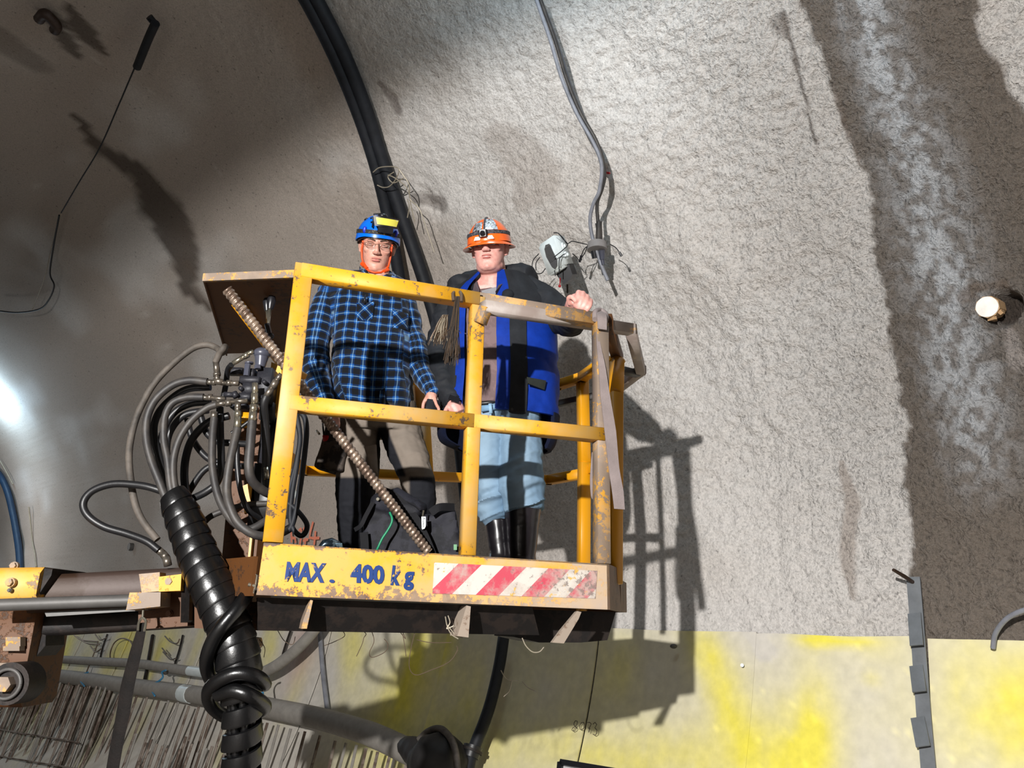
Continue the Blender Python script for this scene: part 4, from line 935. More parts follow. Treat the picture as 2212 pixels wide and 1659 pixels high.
def folds(v, nn, amp, fr_=(9, 9, 9), seed=3, dirm=None):
    p = v@(dirm.T if dirm is not None else np.eye(3)); n = fbm(p*np.asarray(fr_), 3, seed); rd = 1-np.abs(2*n-1)*2.2
    return v+nn*(np.clip(rd, -1, 1)[:, None]*amp)
def softbox(mb, c, x, y, z, r):
    mb.box(c, x, y, z, r)
P0_ = P
def stand_back(dy): return lambda x, y, Y: P0_(x, y, Y+dy*min(1, max(0, (Y-2.98)/.30)))
P = stand_back(.07)
# ======== the man on the left: plaid shirt and blue helmet
m1 = thing('person', 'man in a blue plaid shirt, khaki work trousers and blue climbing helmet', 'person', P(815, 1230, 3.5))
def head_at(px, py, Y, R, k, w):
    return Head(P(px, py, Y)-R@V(0, -.09*k, .008*k), R, k, w)
H1 = head_at(815, 529, 3.39, rotm(math.radians(10), math.radians(23), math.radians(1)), 1.0, 1.0)
bd = MB(); head_shapes(bd, H1, 1.02)
bd.tube([H1.pt(0, .02, -.05), P(818, 600, 3.50), P(812, 630, 3.52)], [.056, .056, .062], 18)
rows(bd, [(598, 775, 856, 3.54, .06), (625, 715, 876, 3.55, .085), (700, 725, 875, 3.54, .10), (800, 735, 880, 3.53, .11), (890, 740, 895, 3.53, .11), (930, 750, 900, 3.53, .10)])
limb(bd, [(703, 655, 3.52, 18), (686, 720, 3.50, 17), (682, 790, 3.48, 15), (700, 850, 3.42, 13), (718, 890, 3.36, 11)])
limb(bd, [(868, 655, 3.55, 18), (890, 720, 3.54, 16), (902, 780, 3.50, 15), (925, 825, 3.43, 12), (935, 852, 3.38, 11)])
limb(bd, [(775, 920, 3.52, 32), (772, 1030, 3.48, 26), (768, 1195, 3.56, 13)]); limb(bd, [(860, 920, 3.52, 32), (908, 1030, 3.46, 24), (902, 1195, 3.58, 13)])
# hand holding a phone (image right): palm and five fingers
def fng(mb, pts, r): 
    p3 = [P(*q_[:3]) for q_ in pts]; k = M(p3[0]); mb.tube(cr(p3, 4), np.linspace(r*k, r*.78*k, (len(p3)-1)*4+1), 10); mb.ell(p3[-1], r*.8*k, n=10, m=8); mb.ell(p3[0], r*k, n=10, m=8)
bd.tube([P(934, 846, 3.38), P(932, 858, 3.37), P(930, 868, 3.37)], [11*M(P(934, 846, 3.38)), 13*.0021, 12*.0021], 12)
fng(bd, [(938, 856, 3.36), (942, 872, 3.34), (948, 884, 3.33), (946, 892, 3.33)], 4.2)
fng(bd, [(922, 858, 3.37), (915, 872, 3.36), (914, 888, 3.35), (918, 902, 3.35)], 4.4)
fng(bd, [(925, 862, 3.38), (919, 878, 3.38), (919, 895, 3.375), (924, 908, 3.37)], 4.3)
fng(bd, [(930, 864, 3.39), (926, 882, 3.40), (927, 898, 3.395), (931, 909, 3.39)], 4.1)
fng(bd, [(936, 864, 3.40), (934, 880, 3.41), (935, 893, 3.41), (938, 902, 3.405)], 3.7)
# hanging hand, image left
bd.tube([P(715, 886, 3.36), P(719, 900, 3.35), P(722, 908, 3.34)], [.023, .030, .027], 12)
fng(bd, [(712, 898, 3.33), (708, 908, 3.32), (710, 920, 3.315)], 4.5)
for k_, (xa, ya, ln) in enumerate(((716, 908, 24), (721, 910, 27), (726, 909, 25), (730, 906, 20))):
    fng(bd, [(xa, ya, 3.335+k_*.008), (xa+1.5, ya+ln*.45, 3.33+k_*.008), (xa+1, ya+ln*.8, 3.335+k_*.008), (xa-1, ya+ln, 3.345+k_*.008)], 4.1)
v, f, nn = remesh(bd, .0040, 4); v = finish_head(v, nn, H1)
obj('body', (v, f), M_['skin'], m1); eyes(H1, m1)
# stubble tone is in the skin; hair at the nape and temples
b = MB(); H1.ell(b, (0, .030, .030), (.0790, .082, .070)); v, f, nn = remesh(b, .006, 1); q_ = H1.loc(v); v = v[:, :]; obj('hair', (v, f), M_['hair'], m1)
# shirt
sh = MB()
rows(sh, [(592, 782, 850, 3.55, .058), (602, 745, 866, 3.55, .075), (614, 718, 878, 3.545, .092), (636, 704, 886, 3.54, .115), (665, 702, 888, 3.54, .130), (705, 716, 886, 3.53, .135), (750, 722, 888, 3.51, .150), (800, 722, 890, 3.50, .165), (845, 722, 890, 3.505, .165), (884, 725, 890, 3.51, .155)], sq=2.3)
limb(sh, [(712, 634, 3.52, 24), (694, 690, 3.48, 27), (684, 745, 3.46, 26.5), (682, 790, 3.44, 27), (690, 840, 3.40, 24), (707, 878, 3.37, 17), (714, 893, 3.36, 15)])
limb(sh, [(866, 636, 3.54, 22), (888, 700, 3.53, 20), (899, 750, 3.50, 20), (906, 795, 3.46, 21), (924, 826, 3.42, 19), (936, 848, 3.38, 12)])
v, f, nn = remesh(sh, .0065, 3)
# nearest-limb coordinates for the plaid: around and along
def near_axis(v, chains):
    best = np.full(len(v), 1e9); uu = np.zeros(len(v)); vv = np.zeros(len(v))
    for ci, (pts, bias, rr) in enumerate(chains):
        Ls = 0
        for a, b in zip(pts[:-1], pts[1:]):
            a, b = np.asarray(a), np.asarray(b); d = b-a; l = np.linalg.norm(d); t = np.clip(((v-a)@d)/(l*l), 0, 1); c = a+t[:, None]*d
            e = np.linalg.norm(v-c, axis=1)*bias; x = np.cross(d/l, V(0, 1, 0)); x /= np.linalg.norm(x); y = np.cross(d/l, x)
            an = np.arctan2((v-c)@x, -((v-c)@y)); m = e < best
            best[m] = e[m]; uu[m] = an[m]*rr; vv[m] = Ls+t[m]*l; Ls += l
    return uu, vv, best
ax_t = [P(806, 600, 3.53), P(806, 900, 3.52)]
u_, w_, be = near_axis(v, [(ax_t, .50, .15), ([P(706, 640, 3.50), P(684, 745, 3.46), P(682, 790, 3.44), P(714, 900, 3.36)], 1.0, .058), ([P(872, 650, 3.54), P(899, 750, 3.5), P(906, 795, 3.46), P(938, 860, 3.38)], 1.0, .048)])
tor = np.abs(v[:, 0]-P(806, 750, 3.5)[0])
istor = (be < 1e8)
# on the trunk use plain left-right and height so the checks hang straight
x0 = P(806, 750, 3.4)[0]
tmask = near_axis(v, [(ax_t, .50, .15)])[2] <= be+1e-9
fl_ = np.where(tmask, (v[:, 0]-x0)*1.02+(v[:, 1]-3.4)*.10, u_); w2 = np.where(tmask, v[:, 2]+.01*np.sin(v[:, 0]*18), w_)
v2 = folds(v, nn, .009, (7, 7, 12), 5)
lo_ = sstep(P(0, 760, 3.5)[2], P(0, 700, 3.5)[2], v[:, 2])
v2 = folds(v2, nn, .004, (16, 16, 22), 9)
# bloused line under the chest
py_ = proj(v)[1]; px_ = proj(v)[0]
front = sstep(3.46, 3.40, v[:, 1])
v2 = v2+nn*((np.exp(-((py_-712-(px_-790)*-.10)/7)**2)*-.014+np.exp(-((py_-698-(px_-790)*-.10)/8)**2)*.010)*front*tmask)[:, None]
def plaid_mat():
    m, nt, b = new_mat('blue_plaid_flannel'); at = N(nt, 'ShaderNodeAttribute', attribute_name='weave'); sp = N(nt, 'ShaderNodeSeparateXYZ'); nt.links.new(at.outputs['Vector'], sp.inputs[0])
    def mth(op, a, b_=0):
        n = N(nt, 'ShaderNodeMath', operation=op)
        for i, x in enumerate((a, b_)):
            if isinstance(x, (int, float)): n.inputs[i].default_value = x
            else: nt.links.new(x, n.inputs[i])
        return n.outputs[0]
    def bandf(x, per):
        fr_ = mth('FRACT', mth('DIVIDE', x, per)); d = mth('ABSOLUTE', mth('SUBTRACT', fr_, .5))        # 0 at band centre
        def band(lo, hi):
            r = N(nt, 'ShaderNodeMapRange'); r.inputs['From Min'].default_value = hi; r.inputs['From Max'].default_value = lo; nt.links.new(d, r.inputs['Value']); return r.outputs['Result']
        return band(.012, .05), band(.16, .27)
    lu, bu = bandf(sp.outputs['X'], .050); lv, bv = bandf(sp.outputs['Y'], .044)
    s1_ = mth('ADD', mth('MULTIPLY', bu, .5), mth('MULTIPLY', bv, .5)); 
    r = N(nt, 'ShaderNodeValToRGB'); nt.links.new(s1_, r.inputs['Fac']); e = r.color_ramp.elements
    e[0].position = .1; e[0].color = (*lin((16, 18, 22)), 1); e[1].position = .9; e[1].color = (*lin((20, 74, 138)), 1); k = e.new(.5); k.color = (*lin((13, 36, 70)), 1)
    l_ = mth('MULTIPLY', mth('MAXIMUM', lu, lv), .30); l2 = mth('ADD', l_, mth('MULTIPLY', mth('MULTIPLY', lu, lv), .5))
    mx = N(nt, 'ShaderNodeMix', data_type='RGBA'); nt.links.new(l2, mx.inputs['Factor']); nt.links.new(r.outputs['Color'], mx.inputs['A']); mx.inputs['B'].default_value = (*lin((168, 212, 238)), 1)
    nt.links.new(mx.outputs['Result'], b.inputs['Base Color']); b.inputs['Roughness'].default_value = .9; b.inputs['Specular IOR Level'].default_value = .15
    b.inputs['Sheen Weight'].default_value = .15
    return m
M_['plaid'] = plaid_mat()
def weave(u, w__): return np.column_stack([u, w__, np.zeros(len(u))])
shirt = obj('shirt', (v2, f), M_['plaid'], m1, attrs={'weave': weave(fl_+5, w2+5)})
def patch(name, px_pts, Y, th, m, par, attrs_rot=None, lab=None, sub=8, bulge=.0):
    """small sewn-on cloth piece following pixel outline at depth Y (4 corners)"""
    a, b_, c, d = [P(*q_) if len(q_) == 3 else P(q_[0], q_[1], Y) for q_ in px_pts]; vs = []; uv = []
    for i in range(sub+1):
        for j in range(sub+1):
            s, t = i/sub, j/sub; p = (a*(1-s)+b_*s)*(1-t)+(d*(1-s)+c*s)*t; p = p+V(0, -bulge*math.sin(math.pi*s)**.5*math.sin(math.pi*t)**.5, 0); vs.append(p); uv.append((s, t))
    k = len(vs); vs += [p+V(0, th, 0) for p in vs]; g = lambda i, j: i*(sub+1)+j; fc = []
    for i in range(sub):
        for j in range(sub):
            fc.append((g(i, j), g(i+1, j), g(i+1, j+1), g(i, j+1))); fc.append((g(i, j)+k, g(i, j+1)+k, g(i+1, j+1)+k, g(i+1, j)+k))
    for i in range(sub):
        for (p, q_) in ((g(i, 0), g(i+1, 0)), (g(i+1, sub), g(i, sub)), (g(0, i+1), g(0, i)), (g(sub, i), g(sub, i+1))): fc.append((p, p+k, q_+k, q_))
    at = None
    if attrs_rot is not None:
        va = np.asarray(vs); c_, s_2 = math.cos(attrs_rot), math.sin(attrs_rot); at = {'weave': weave(va[:, 0]*c_-va[:, 2]*s_2+5, va[:, 0]*s_2+va[:, 2]*c_+5)}
    return obj(name, (vs, fc), m, par, attrs=at, label=lab)
patch('chest_pocket', [(770, 655), (808, 652), (804, 690), (772, 695)], 3.375, .02, M_['plaid'], shirt, .78, bulge=.010)
patch('chest_pocket', [(848, 668, 3.395), (882, 678, 3.43), (880, 712, 3.43), (850, 708, 3.395)], 3.4, .02, M_['plaid'], shirt, .78, bulge=.008)
patch('placket', [(814, 622, 3.425), (826, 622, 3.425), (832, 880, 3.335), (820, 880, 3.335)], 3.36, .012, M_['plaid'], shirt, 0.0, sub=10)
# collar
for pts in ([(776, 574, 3.55), (784, 584, 3.46), (812, 612, 3.41), (802, 628, 3.41), (776, 604, 3.45)], [(848, 584, 3.55), (846, 596, 3.46), (834, 612, 3.41), (846, 628, 3.42), (862, 606, 3.46)]):
    b = MB(); b.prism([P(*q_) for q_ in pts], V(0, .012, -.004)); v = np.array(b.v); obj('collar', b, M_['plaid'], shirt, attrs={'weave': weave(v[:, 0]*.7-v[:, 2]*.7+5, v[:, 0]*.7+v[:, 2]*.7+5)}, smooth=False)
b = MB(); b.cyl(P(789, 636, 3.36), P(787, 656, 3.36), .0035, n=8); obj('pen', b, M_['black_plastic'], shirt)
# trousers
tr = MB()
rows(tr, [(868, 732, 896, 3.53, .135), (905, 735, 903, 3.53, .140), (935, 738, 906, 3.53, .13)], sq=2.4)
limb(tr, [(776, 925, 3.52, 43), (775, 970, 3.50, 43), (772, 1020, 3.48, 44), (768, 1070, 3.48, 40), (766, 1120, 3.51, 36), (766, 1190, 3.55, 30), (766, 1215, 3.56, 28)])
limb(tr, [(863, 925, 3.52, 42), (878, 970, 3.49, 40), (897, 1020, 3.46, 36), (908, 1060, 3.46, 33), (908, 1090, 3.48, 31), (902, 1150, 3.54, 29), (898, 1215, 3.58, 27)])
v, f, nn = remesh(tr, .0065, 3); v = folds(v, nn, .006, (9, 9, 16), 12); v = folds(v, nn, .003, (20, 20, 34), 14)
px_, py_ = proj(v)
kh = np.array(lin((124, 114, 104))); bl = np.array(lin((30, 31, 36)))
ss_ = lambda a, w=3.5: sstep(-w, w, a)
mk = ss_(py_-1031)
rl = px_ > 838
mk = np.where(rl, np.maximum(ss_(py_-1030)*ss_(px_-884), ss_(py_-1092)), mk)
gus_ = ss_(px_-812-(np.abs(py_-960))*.10)*ss_(836+np.clip((py_-925)*.40, 0, 40)-px_)*ss_(py_-922)*ss_(1030-py_)*(v[:, 1] < 3.6)
mk = np.maximum(gus_, mk)
cc = kh[None]*(1-mk[:, None])+bl[None]*mk[:, None]
M_['cloth_attr'] = attr_mat('work_cloth', rough=.85, bump=.25, bscale=250, dist=.002, nscale=14, var=.12, spec=.2)
trs = obj('trousers', (v, f), M_['cloth_attr'], m1, attrs={'tint': cc}, label='khaki work trousers with black knees')
patch('thigh_pocket', [(786, 965, 3.375), (812, 960, 3.38), (815, 1022, 3.38), (800, 1010, 3.37)], 3.38, .02, cloth('pocket_khaki', (134, 122, 110)), trs, bulge=.006)
M_['pouch'] = cloth('dark_pouch_canvas', (78, 70, 64), c2=(44, 40, 38))
b = MB(); c = P(716, 975, 3.44); b.box(c, V(.045, 0, -.012), V(0, .04, 0), V(.018, 0, .085), .012); b.box(P(728, 990, 3.39), V(.035, 0, 0), V(0, .02, 0), V(.006, 0, .055), .008)
v, f, nn = remesh(b, .006, 4); v = folds(v, nn, .004, (18, 18, 18), 21); po = obj('tool_pouch', (v, f), M_['pouch'], m1)
b = MB(); p = P(704, 942, 3.40); b.cyl(p+V(0, -.006, 0), p+V(0, .02, -.03), .014, n=14); obj('tool_handle', b, M_['red'], po)
b = MB(); b.cyl(P(706, 914, 3.40), P(702, 940, 3.40), .005, n=8); b.cyl(P(697, 914, 3.41), P(700, 945, 3.41), .004, n=8); obj('tool_handle', b, M_['dark_steel'], po)
b = MB(); b.tube([P(684, 930, 3.42), P(690, 938, 3.41)], .005, 8); obj('key_ring', b, M_['chrome'], po)
for x_, y_ in ((768, 3.52), (900, 3.55)):
    b = MB(); q_ = P(x_, 1212, y_); z0 = ZB+.035
    b.loft([(V(q_[0], q_[1]+.01, z0+.16), .05, .06), (V(q_[0], q_[1]-.01, z0+.08), .05, .075), (V(q_[0], q_[1]-.07, z0+.055), .05, .13), (V(q_[0], q_[1]-.08, z0), .052, .15)], 18)
    obj('shoe', b, M_['rubber'], m1)
# helmet of the left man
def dome(h, c, r, z0, n=40, m=16, tilt=0.0, th=.004, power=1.0, edge=None):
    """open shell: upper part of an ellipsoid cut at a wavy rim z0(angle)"""
    vs = []
    for lay in (0, 1):
        rr = np.asarray(r)-lay*th
        for i in range(m+1):
            for k in range(n):
                a = 2*math.pi*k/n; zr = z0(a); top = 1.0; ph0 = math.acos(max(-1, min(1, zr/rr[2]))); ph = ph0*i/m
                x, y, z = rr[0]*math.sin(ph)*math.cos(a), rr[1]*math.sin(ph)*math.sin(a), rr[2]*math.cos(ph)
                vs.append(h.pt(c[0]+x, c[1]+y, c[2]+z))
    K = (m+1)*n; f_ = []
    for lay in (0, 1):
        for i in range(m):
            for k in range(n):
                q_ = (lay*K+i*n+k, lay*K+(i+1)*n+k, lay*K+(i+1)*n+(k+1) % n, lay*K+i*n+(k+1) % n); f_.append(q_ if lay == 0 else q_[::-1])
    for k in range(n): f_.append((m*n+k, K+m*n+k, K+m*n+(k+1) % n, m*n+(k+1) % n))
    return vs, f_
M_['helmet_blue'] = mat('blue_helmet_shell', (0, 108, 226), .32, 0, var=.05, coat=.3)
M_['blue_web'] = mat('blue_clip', (20, 50, 190), .4)
hc_ = (0, .012, .026)
R1_ = (.106, .124, .128)
hel = obj('helmet', MB().add(*dome(H1, hc_, R1_, lambda a: .014+(-.020)*min(1, max(0, (math.sin(a)+.8)/.8)))), M_['helmet_blue'], m1, label='blue climbing helmet')
b = MB(); b.add(*dome(H1, hc_, (.098, .116, .116), lambda a: .010+(-.028)*min(1, max(0, (math.sin(a)+.8)/.8)))); obj('helmet_liner', b, M_['black_plastic'], hel)
def on_dome(c, r, ang, el, out=.0):
    x, y, z = (r[0]+out)*math.cos(el)*math.cos(ang), (r[1]+out)*math.cos(el)*math.sin(ang), (r[2]+out)*math.sin(el); return (c[0]+x, c[1]+y, c[2]+z)
for a_, e_ in ((-125, 50), (-112, 37), (-60, 55), (200, 45), (-20, 45)):
    p0 = on_dome(hc_, R1_, math.radians(a_-7), math.radians(e_+3), -.001); p1 = on_dome(hc_, R1_, math.radians(a_+7), math.radians(e_+6), .001); b = MB(); H1.tube(b, [p0, p1], .0058, 8); obj('vent', b, M_['black_plastic'], hel)
def band(h, c, r, el, w, th, m, par, name='strap', a0=0, a1=360, n=48, tiltf=lambda a: 0):
    vs = []; f_ = []
    A_ = np.radians(np.linspace(a0, a1, n))
    for a in A_:
        for (e2, o2) in ((-w, .0), (-w, th), (w, th), (w, .0)):
            q_ = on_dome(c, r, a, math.radians(el+tiltf(a)), o2); vs.append(h.pt(q_[0], q_[1], q_[2]+e2))
    for i in range(n-1):
        for j in range(4): f_.append((i*4+j, i*4+(j+1) % 4, (i+1)*4+(j+1) % 4, (i+1)*4+j))
    return obj(name, (vs, f_), m, par)
M_['black_web'] = mat('black_webbing', (34, 32, 34), .75, c2=(120, 104, 70), amt=.32, scale=90)
band(H1, hc_, R1_, 17, .009, .004, M_['black_web'], hel, 'headlamp_strap')
for a_ in (-128, -40):
    b = MB(); c = H1.pt(*on_dome(hc_, R1_, math.radians(a_), math.radians(20), .004)); b.ell(c, (.010, .006, .017), H1.R, 12, 8); obj('strap_clip', b, M_['blue_web'], hel)
# headlamp, right of centre, curved housing with a yellow panel
hl = MB(); fc_ = MB(); vs = []; na = 14
def lampgrid(zl, zh, out0, out1, a0, a1, shrink=0):
    g = MB(); vv = []
    for i in range(na+1):
        t = i/na; a = math.radians(a0+(a1-a0)*t)
        for (z, o_) in ((zl, out0), (zl, out1), (zh, out1), (zh, out0)):
            r = (.098+o_, .118+o_); cut = shrink*(1 if z == zl else 0)*(abs(t-.5)*2)
            aa = a+(math.radians(84+(-84)*0)*0)
            am = math.radians((a0+a1)/2); aa = am+(a-am)*(1-shrink*(z == zl))
            vv.append(H1.pt(hc_[0]+r[0]*math.cos(aa), hc_[1]+r[1]*math.sin(aa), hc_[2]+z))
    ff = [(i*4+j, i*4+(j+1) % 4, (i+1)*4+(j+1) % 4, (i+1)*4+j) for i in range(na) for j in range(4)]+[(0, 1, 2, 3), (na*4+3, na*4+2, na*4+1, na*4)]
    g.add(vv, ff); return g
hlo = obj('headlamp', lampgrid(.066, .112, -.03, .030, -104, -42, .16), M_['black_plastic'], hel, label='wide headlamp with a pale yellow panel')
M_['lamp_yellow'] = mat('pale_yellow_phosphor', (222, 214, 84), .35, c2=(232, 240, 236), amt=.25, scale=25, coat=.5)
obj('lamp_panel', lampgrid(.074, .105, .028, .0325, -98, -48, .16), M_['lamp_yellow'], hlo)
b = MB(); c = H1.pt(*on_dome(hc_, R1_, math.radians(-74), math.radians(22), .014)); b.box(c, H1.R@V(.036, .004, 0), H1.R@V(0, .016, 0), H1.R@V(0, 0, .014), .004); b.tube([H1.pt(-.03, -.11, .085), H1.pt(-.028, -.06, .150), H1.pt(-.0, .0, .160)], .004, 6); b.ell(H1.pt(.012, -.080, .146), (.022, .02, .012), H1.R, 12, 8); obj('lamp_bracket', b, M_['black_plastic'], hlo)
# chin strap
b = MB(); H1.tube(b, [(-.068, -.040, .022), (-.071, -.040, -.02), (-.066, -.038, -.06), (-.054, -.055, -.092), (-.028, -.086, -.116), (.0, -.094, -.122), (.028, -.086, -.118), (.052, -.060, -.102), (.061, -.045, -.085), (.066, -.038, -.05), (.069, -.040, .02)], .0050, 8)
for (p0, p1, r) in (((-.056, -.050, -.086), (-.036, -.078, -.108), .0090), ((.040, -.078, -.112), (.062, -.056, -.100), .0085), ((.060, -.040, -.110), (.060, -.044, -.082), .006), ((-.064, -.02, -.085), (-.050, -.035, -.095), .011)):
    H1.tube(b, [p0, p1], r, 8)
obj('chin_strap', b, M_['orange_plastic'], hel, label='orange chin strap')
# glasses
gl = MB()
for sx in (-1, 1):
    ring_ = [(sx*.033+.023*math.cos(a), -.099+abs(.023*math.cos(a)*sx+.033-.033)*.12, .004+.014*math.sin(a)) for a in np.linspace(0, 2*math.pi, 25)]
    H1.tube(gl, ring_, .0009, 5, False); H1.tube(gl, [(sx*.056, -.095, .010), (sx*.076, -.04, .012), (sx*.080, .01, .006)], .0014, 5)
H1.tube(gl, [(-.010, -.101, .008), (0, -.105, .011), (.010, -.101, .008)], .0012, 5)
glo = obj('eyeglasses', gl, M_['chrome'], m1)
gm, nt, bb = new_mat('lens_glass'); nt.nodes.remove(bb); o_ = nt.nodes['Material Output']; t_ = N(nt, 'ShaderNodeBsdfTransparent'); g_ = N(nt, 'ShaderNodeBsdfGlossy'); g_.inputs['Roughness'].default_value = .05; mxs = N(nt, 'ShaderNodeMixShader'); mxs.inputs[0].default_value = .08
nt.links.new(t_.outputs[0], mxs.inputs[1]); nt.links.new(g_.outputs[0], mxs.inputs[2]); nt.links.new(mxs.outputs[0], o_.inputs['Surface'])
for sx in (-1, 1):
    b = MB(); H1.ell(b, (sx*.033, -.099, .004), (.0225, .0012, .0135), 20, 8); obj('lens', b, gm, glo)

P = stand_back(.17)
# ======== the man on the right: orange helmet, blue and black jacket
m2 = thing('person', 'man in a blue and black jacket, jeans and orange hard hat, fist on the rail', 'person', P(1090, 1230, 3.36))
H2 = head_at(1050, 524, 3.25, rotm(math.radians(-9), math.radians(9), math.radians(-3)), .99, 1.03)
bd = MB(); head_shapes(bd, H2, 1.07, .6)
bd.tube([H2.pt(0, .02, -.05), P(1066, 595, 3.37), P(1066, 630, 3.40)], [.064, .064, .070], 18)
rows(bd, [(612, 1020, 1118, 3.42, .075), (632, 1000, 1140, 3.42, .095), (652, 985, 1160, 3.43, .095), (700, 1000, 1150, 3.41, .10), (800, 1005, 1150, 3.38, .11), (890, 1010, 1150, 3.38, .11), (930, 1015, 1150, 3.38, .10)])
limb(bd, [(985, 650, 3.42, 18), (962, 720, 3.42, 16), (955, 790, 3.38, 14), (972, 850, 3.30, 12), (982, 872, 3.28, 11)])
limb(bd, [(1150, 650, 3.42, 18), (1205, 690, 3.36, 16), (1240, 700, 3.22, 13), (1236, 676, 3.08, 11), (1234, 662, 3.02, 11)])
limb(bd, [(1055, 920, 3.38, 32), (1062, 1020, 3.35, 24), (1080, 1195, 3.37, 11)]); limb(bd, [(1120, 920, 3.38, 32), (1124, 1020, 3.32, 26), (1128, 1195, 3.335, 13)])
# fist resting on the rail
Yf = 2.965
kf = M(P(1250, 650, Yf))
bd.tube([P(1230, 664, Yf+.06), P(1238, 656, Yf+.03), P(1247, 648, Yf+.01)], [12*kf, 17*kf, 17*kf], 14)
bd.tube([P(1238, 655, Yf+.02), P(1252, 645, Yf+.01), P(1266, 652, Yf+.01)], [17*kf, 15*kf, 14*kf], 14)
for (xa, ya, xb, yb, xc, yc, r) in ((1250, 632, 1249, 648, 1243, 662, 6.6), (1259, 634, 1256, 653, 1250, 668, 6.6), (1268, 641, 1264, 658, 1258, 671, 6.4), (1276, 650, 1272, 664, 1266, 675, 5.9)):
    fng(bd, [(xa, ya, Yf), (xa-1, (ya+yb)/2, Yf-.022), (xb, yb, Yf-.026), (xc, yc-3, Yf-.018), (xc, yc, Yf-.004)], r)
fng(bd, [(1231, 655, Yf+.01), (1229, 644, Yf-.010), (1236, 642, Yf-.025), (1243, 650, Yf-.033)], 6.4)
# hand going into the pocket
bd.tube([P(977, 868, 3.27), P(982, 880, 3.26), P(990, 894, 3.26)], [12*.0021, 19*.0021, 17*.0021], 14)
fng(bd, [(968, 878, 3.25), (962, 888, 3.24), (962, 900, 3.24)], 5.2)
for k_ in range(4): fng(bd, [(980+k_*6, 892, 3.25+k_*.004), (984+k_*6, 904, 3.25+k_*.004), (988+k_*5, 914, 3.255+k_*.004)], 4.8)
v, f, nn = remesh(bd, .0040, 4); v = finish_head(v, nn, H2)
obj('body', (v, f), M_['skin2'], m2); eyes(H2, m2, .6)
b = MB(); H2.ell(b, (0, .030, .022), (.0795, .086, .075)); obj('hair', b, M_['hair'], m2)
b = MB(); b.ell(H2.pt(0, -.0995, -.0612), (.010, .002, .0018), H2.R, 10, 6); obj('teeth', b, M_['eyewhite'], m2)
# t-shirt, with collar placket
ts = MB()
rows(ts, [(636, 1030, 1104, 3.42, .080), (644, 1002, 1140, 3.42, .10), (660, 985, 1160, 3.41, .125), (700, 985, 1160, 3.395, .140), (760, 990, 1160, 3.385, .152), (820, 992, 1160, 3.38, .156), (868, 998, 1155, 3.37, .150), (884, 1000, 1152, 3.37, .140)], sq=2.2)
v, f, nn = remesh(ts, .007, 3); v = folds(v, nn, .006, (6, 6, 10), 31)
tso = obj('polo_shirt', (v, f), cloth('brown_grey_jersey', (122, 102, 102), c2=(110, 92, 92)), m2)
for pts in ([(1098, 590, 3.36), (1104, 600, 3.33), (1082, 616, 3.27), (1070, 630, 3.25), (1078, 612, 3.29)], [(1030, 606, 3.34), (1024, 614, 3.33), (1020, 634, 3.28), (1028, 640, 3.26), (1036, 628, 3.29)]):
    b = MB(); b.prism([P(*q_) for q_ in pts], V(.004, .02, -.006)); obj('collar', b, cloth('dark_collar', (86, 76, 80)), tso, smooth=False)
b = MB(); b.prism([P(1040, 628, 3.30), (P(1062, 622, 3.295)), P(1076, 618, 3.30), P(1066, 650, 3.262), P(1050, 655, 3.262)], V(0, .03, 0)); obj('undershirt', b, cloth('grey_undershirt', (148, 148, 152)), tso)
b = MB(); b.tube([P(1004, 720, 3.245), P(1018, 724, 3.235), P(1030, 724, 3.235)], .0025, 6); obj('pocket_seam', b, cloth('dark_seam', (80, 68, 68)), tso)
# jeans
jn = MB()
rows(jn, [(862, 1004, 1160, 3.38, .135), (905, 1002, 1168, 3.38, .145), (940, 1004, 1170, 3.38, .14)], sq=2.4)
limb(jn, [(1052, 925, 3.38, 44), (1056, 980, 3.35, 42), (1060, 1040, 3.34, 38), (1060, 1080, 3.35, 33), (1068, 1108, 3.37, 27), (1074, 1130, 3.38, 17)])
limb(jn, [(1122, 925, 3.37, 47), (1124, 980, 3.32, 47), (1124, 1030, 3.30, 46), (1128, 1070, 3.31, 41), (1130, 1098, 3.33, 34), (1130, 1122, 3.34, 22)])
v, f, nn = remesh(jn, .0062, 3); px_, py_ = proj(v); kn = .4+1.2*sstep(1010, 1060, py_)
n_ = fbm(v@np.array([[.9, 0, .45], [0, 1, 0], [-.45, 0, .9]]).T*V(5, 5, 22), 2, 41); rd = np.clip(1-np.abs(2*n_-1)*2.4, -1, 1)
v = v+nn*(rd*.014*kn)[:, None]; v = folds(v, nn, .003, (16, 16, 30), 43)
j1, j2 = np.array(lin((124, 150, 172))), np.array(lin((90, 122, 150))); a_n = fbm(v*4, 3, 47)[:, None]; fd = np.clip(np.exp(-((px_-1125)/26)**2)*(px_ > 1085)+np.exp(-((px_-1045)/22)**2), 0, 1)[:, None]*.45
cc = j1*(1-a_n)+j2*a_n; cc = cc*(1-fd)+np.array(lin((158, 180, 196)))*fd
jo = obj('jeans', (v, f), M_['cloth_attr'], m2, attrs={'tint': cc}, label='light blue washed jeans')
b = MB(); b.prism([P(1040, 876, 3.235), P(1082, 872, 3.24), P(1082, 882, 3.24), P(1040, 888, 3.235)], V(0, .02, 0)); obj('waistband', b, cloth('denim_band', (118, 152, 180)), jo)
b = MB(); b.prism([P(1055, 872, 3.228), P(1062, 871, 3.228), P(1064, 892, 3.228), P(1057, 893, 3.228)], V(0, .008, 0)); obj('belt_loop', b, cloth('denim_loop', (140, 174, 200)), jo)
b = MB(); b.tube(cr([P(1030, 872, 3.262), P(1055, 870, 3.255), P(1082, 866, 3.262)], 5), .010, 8); obj('belt', b, M_['rubber'], jo)
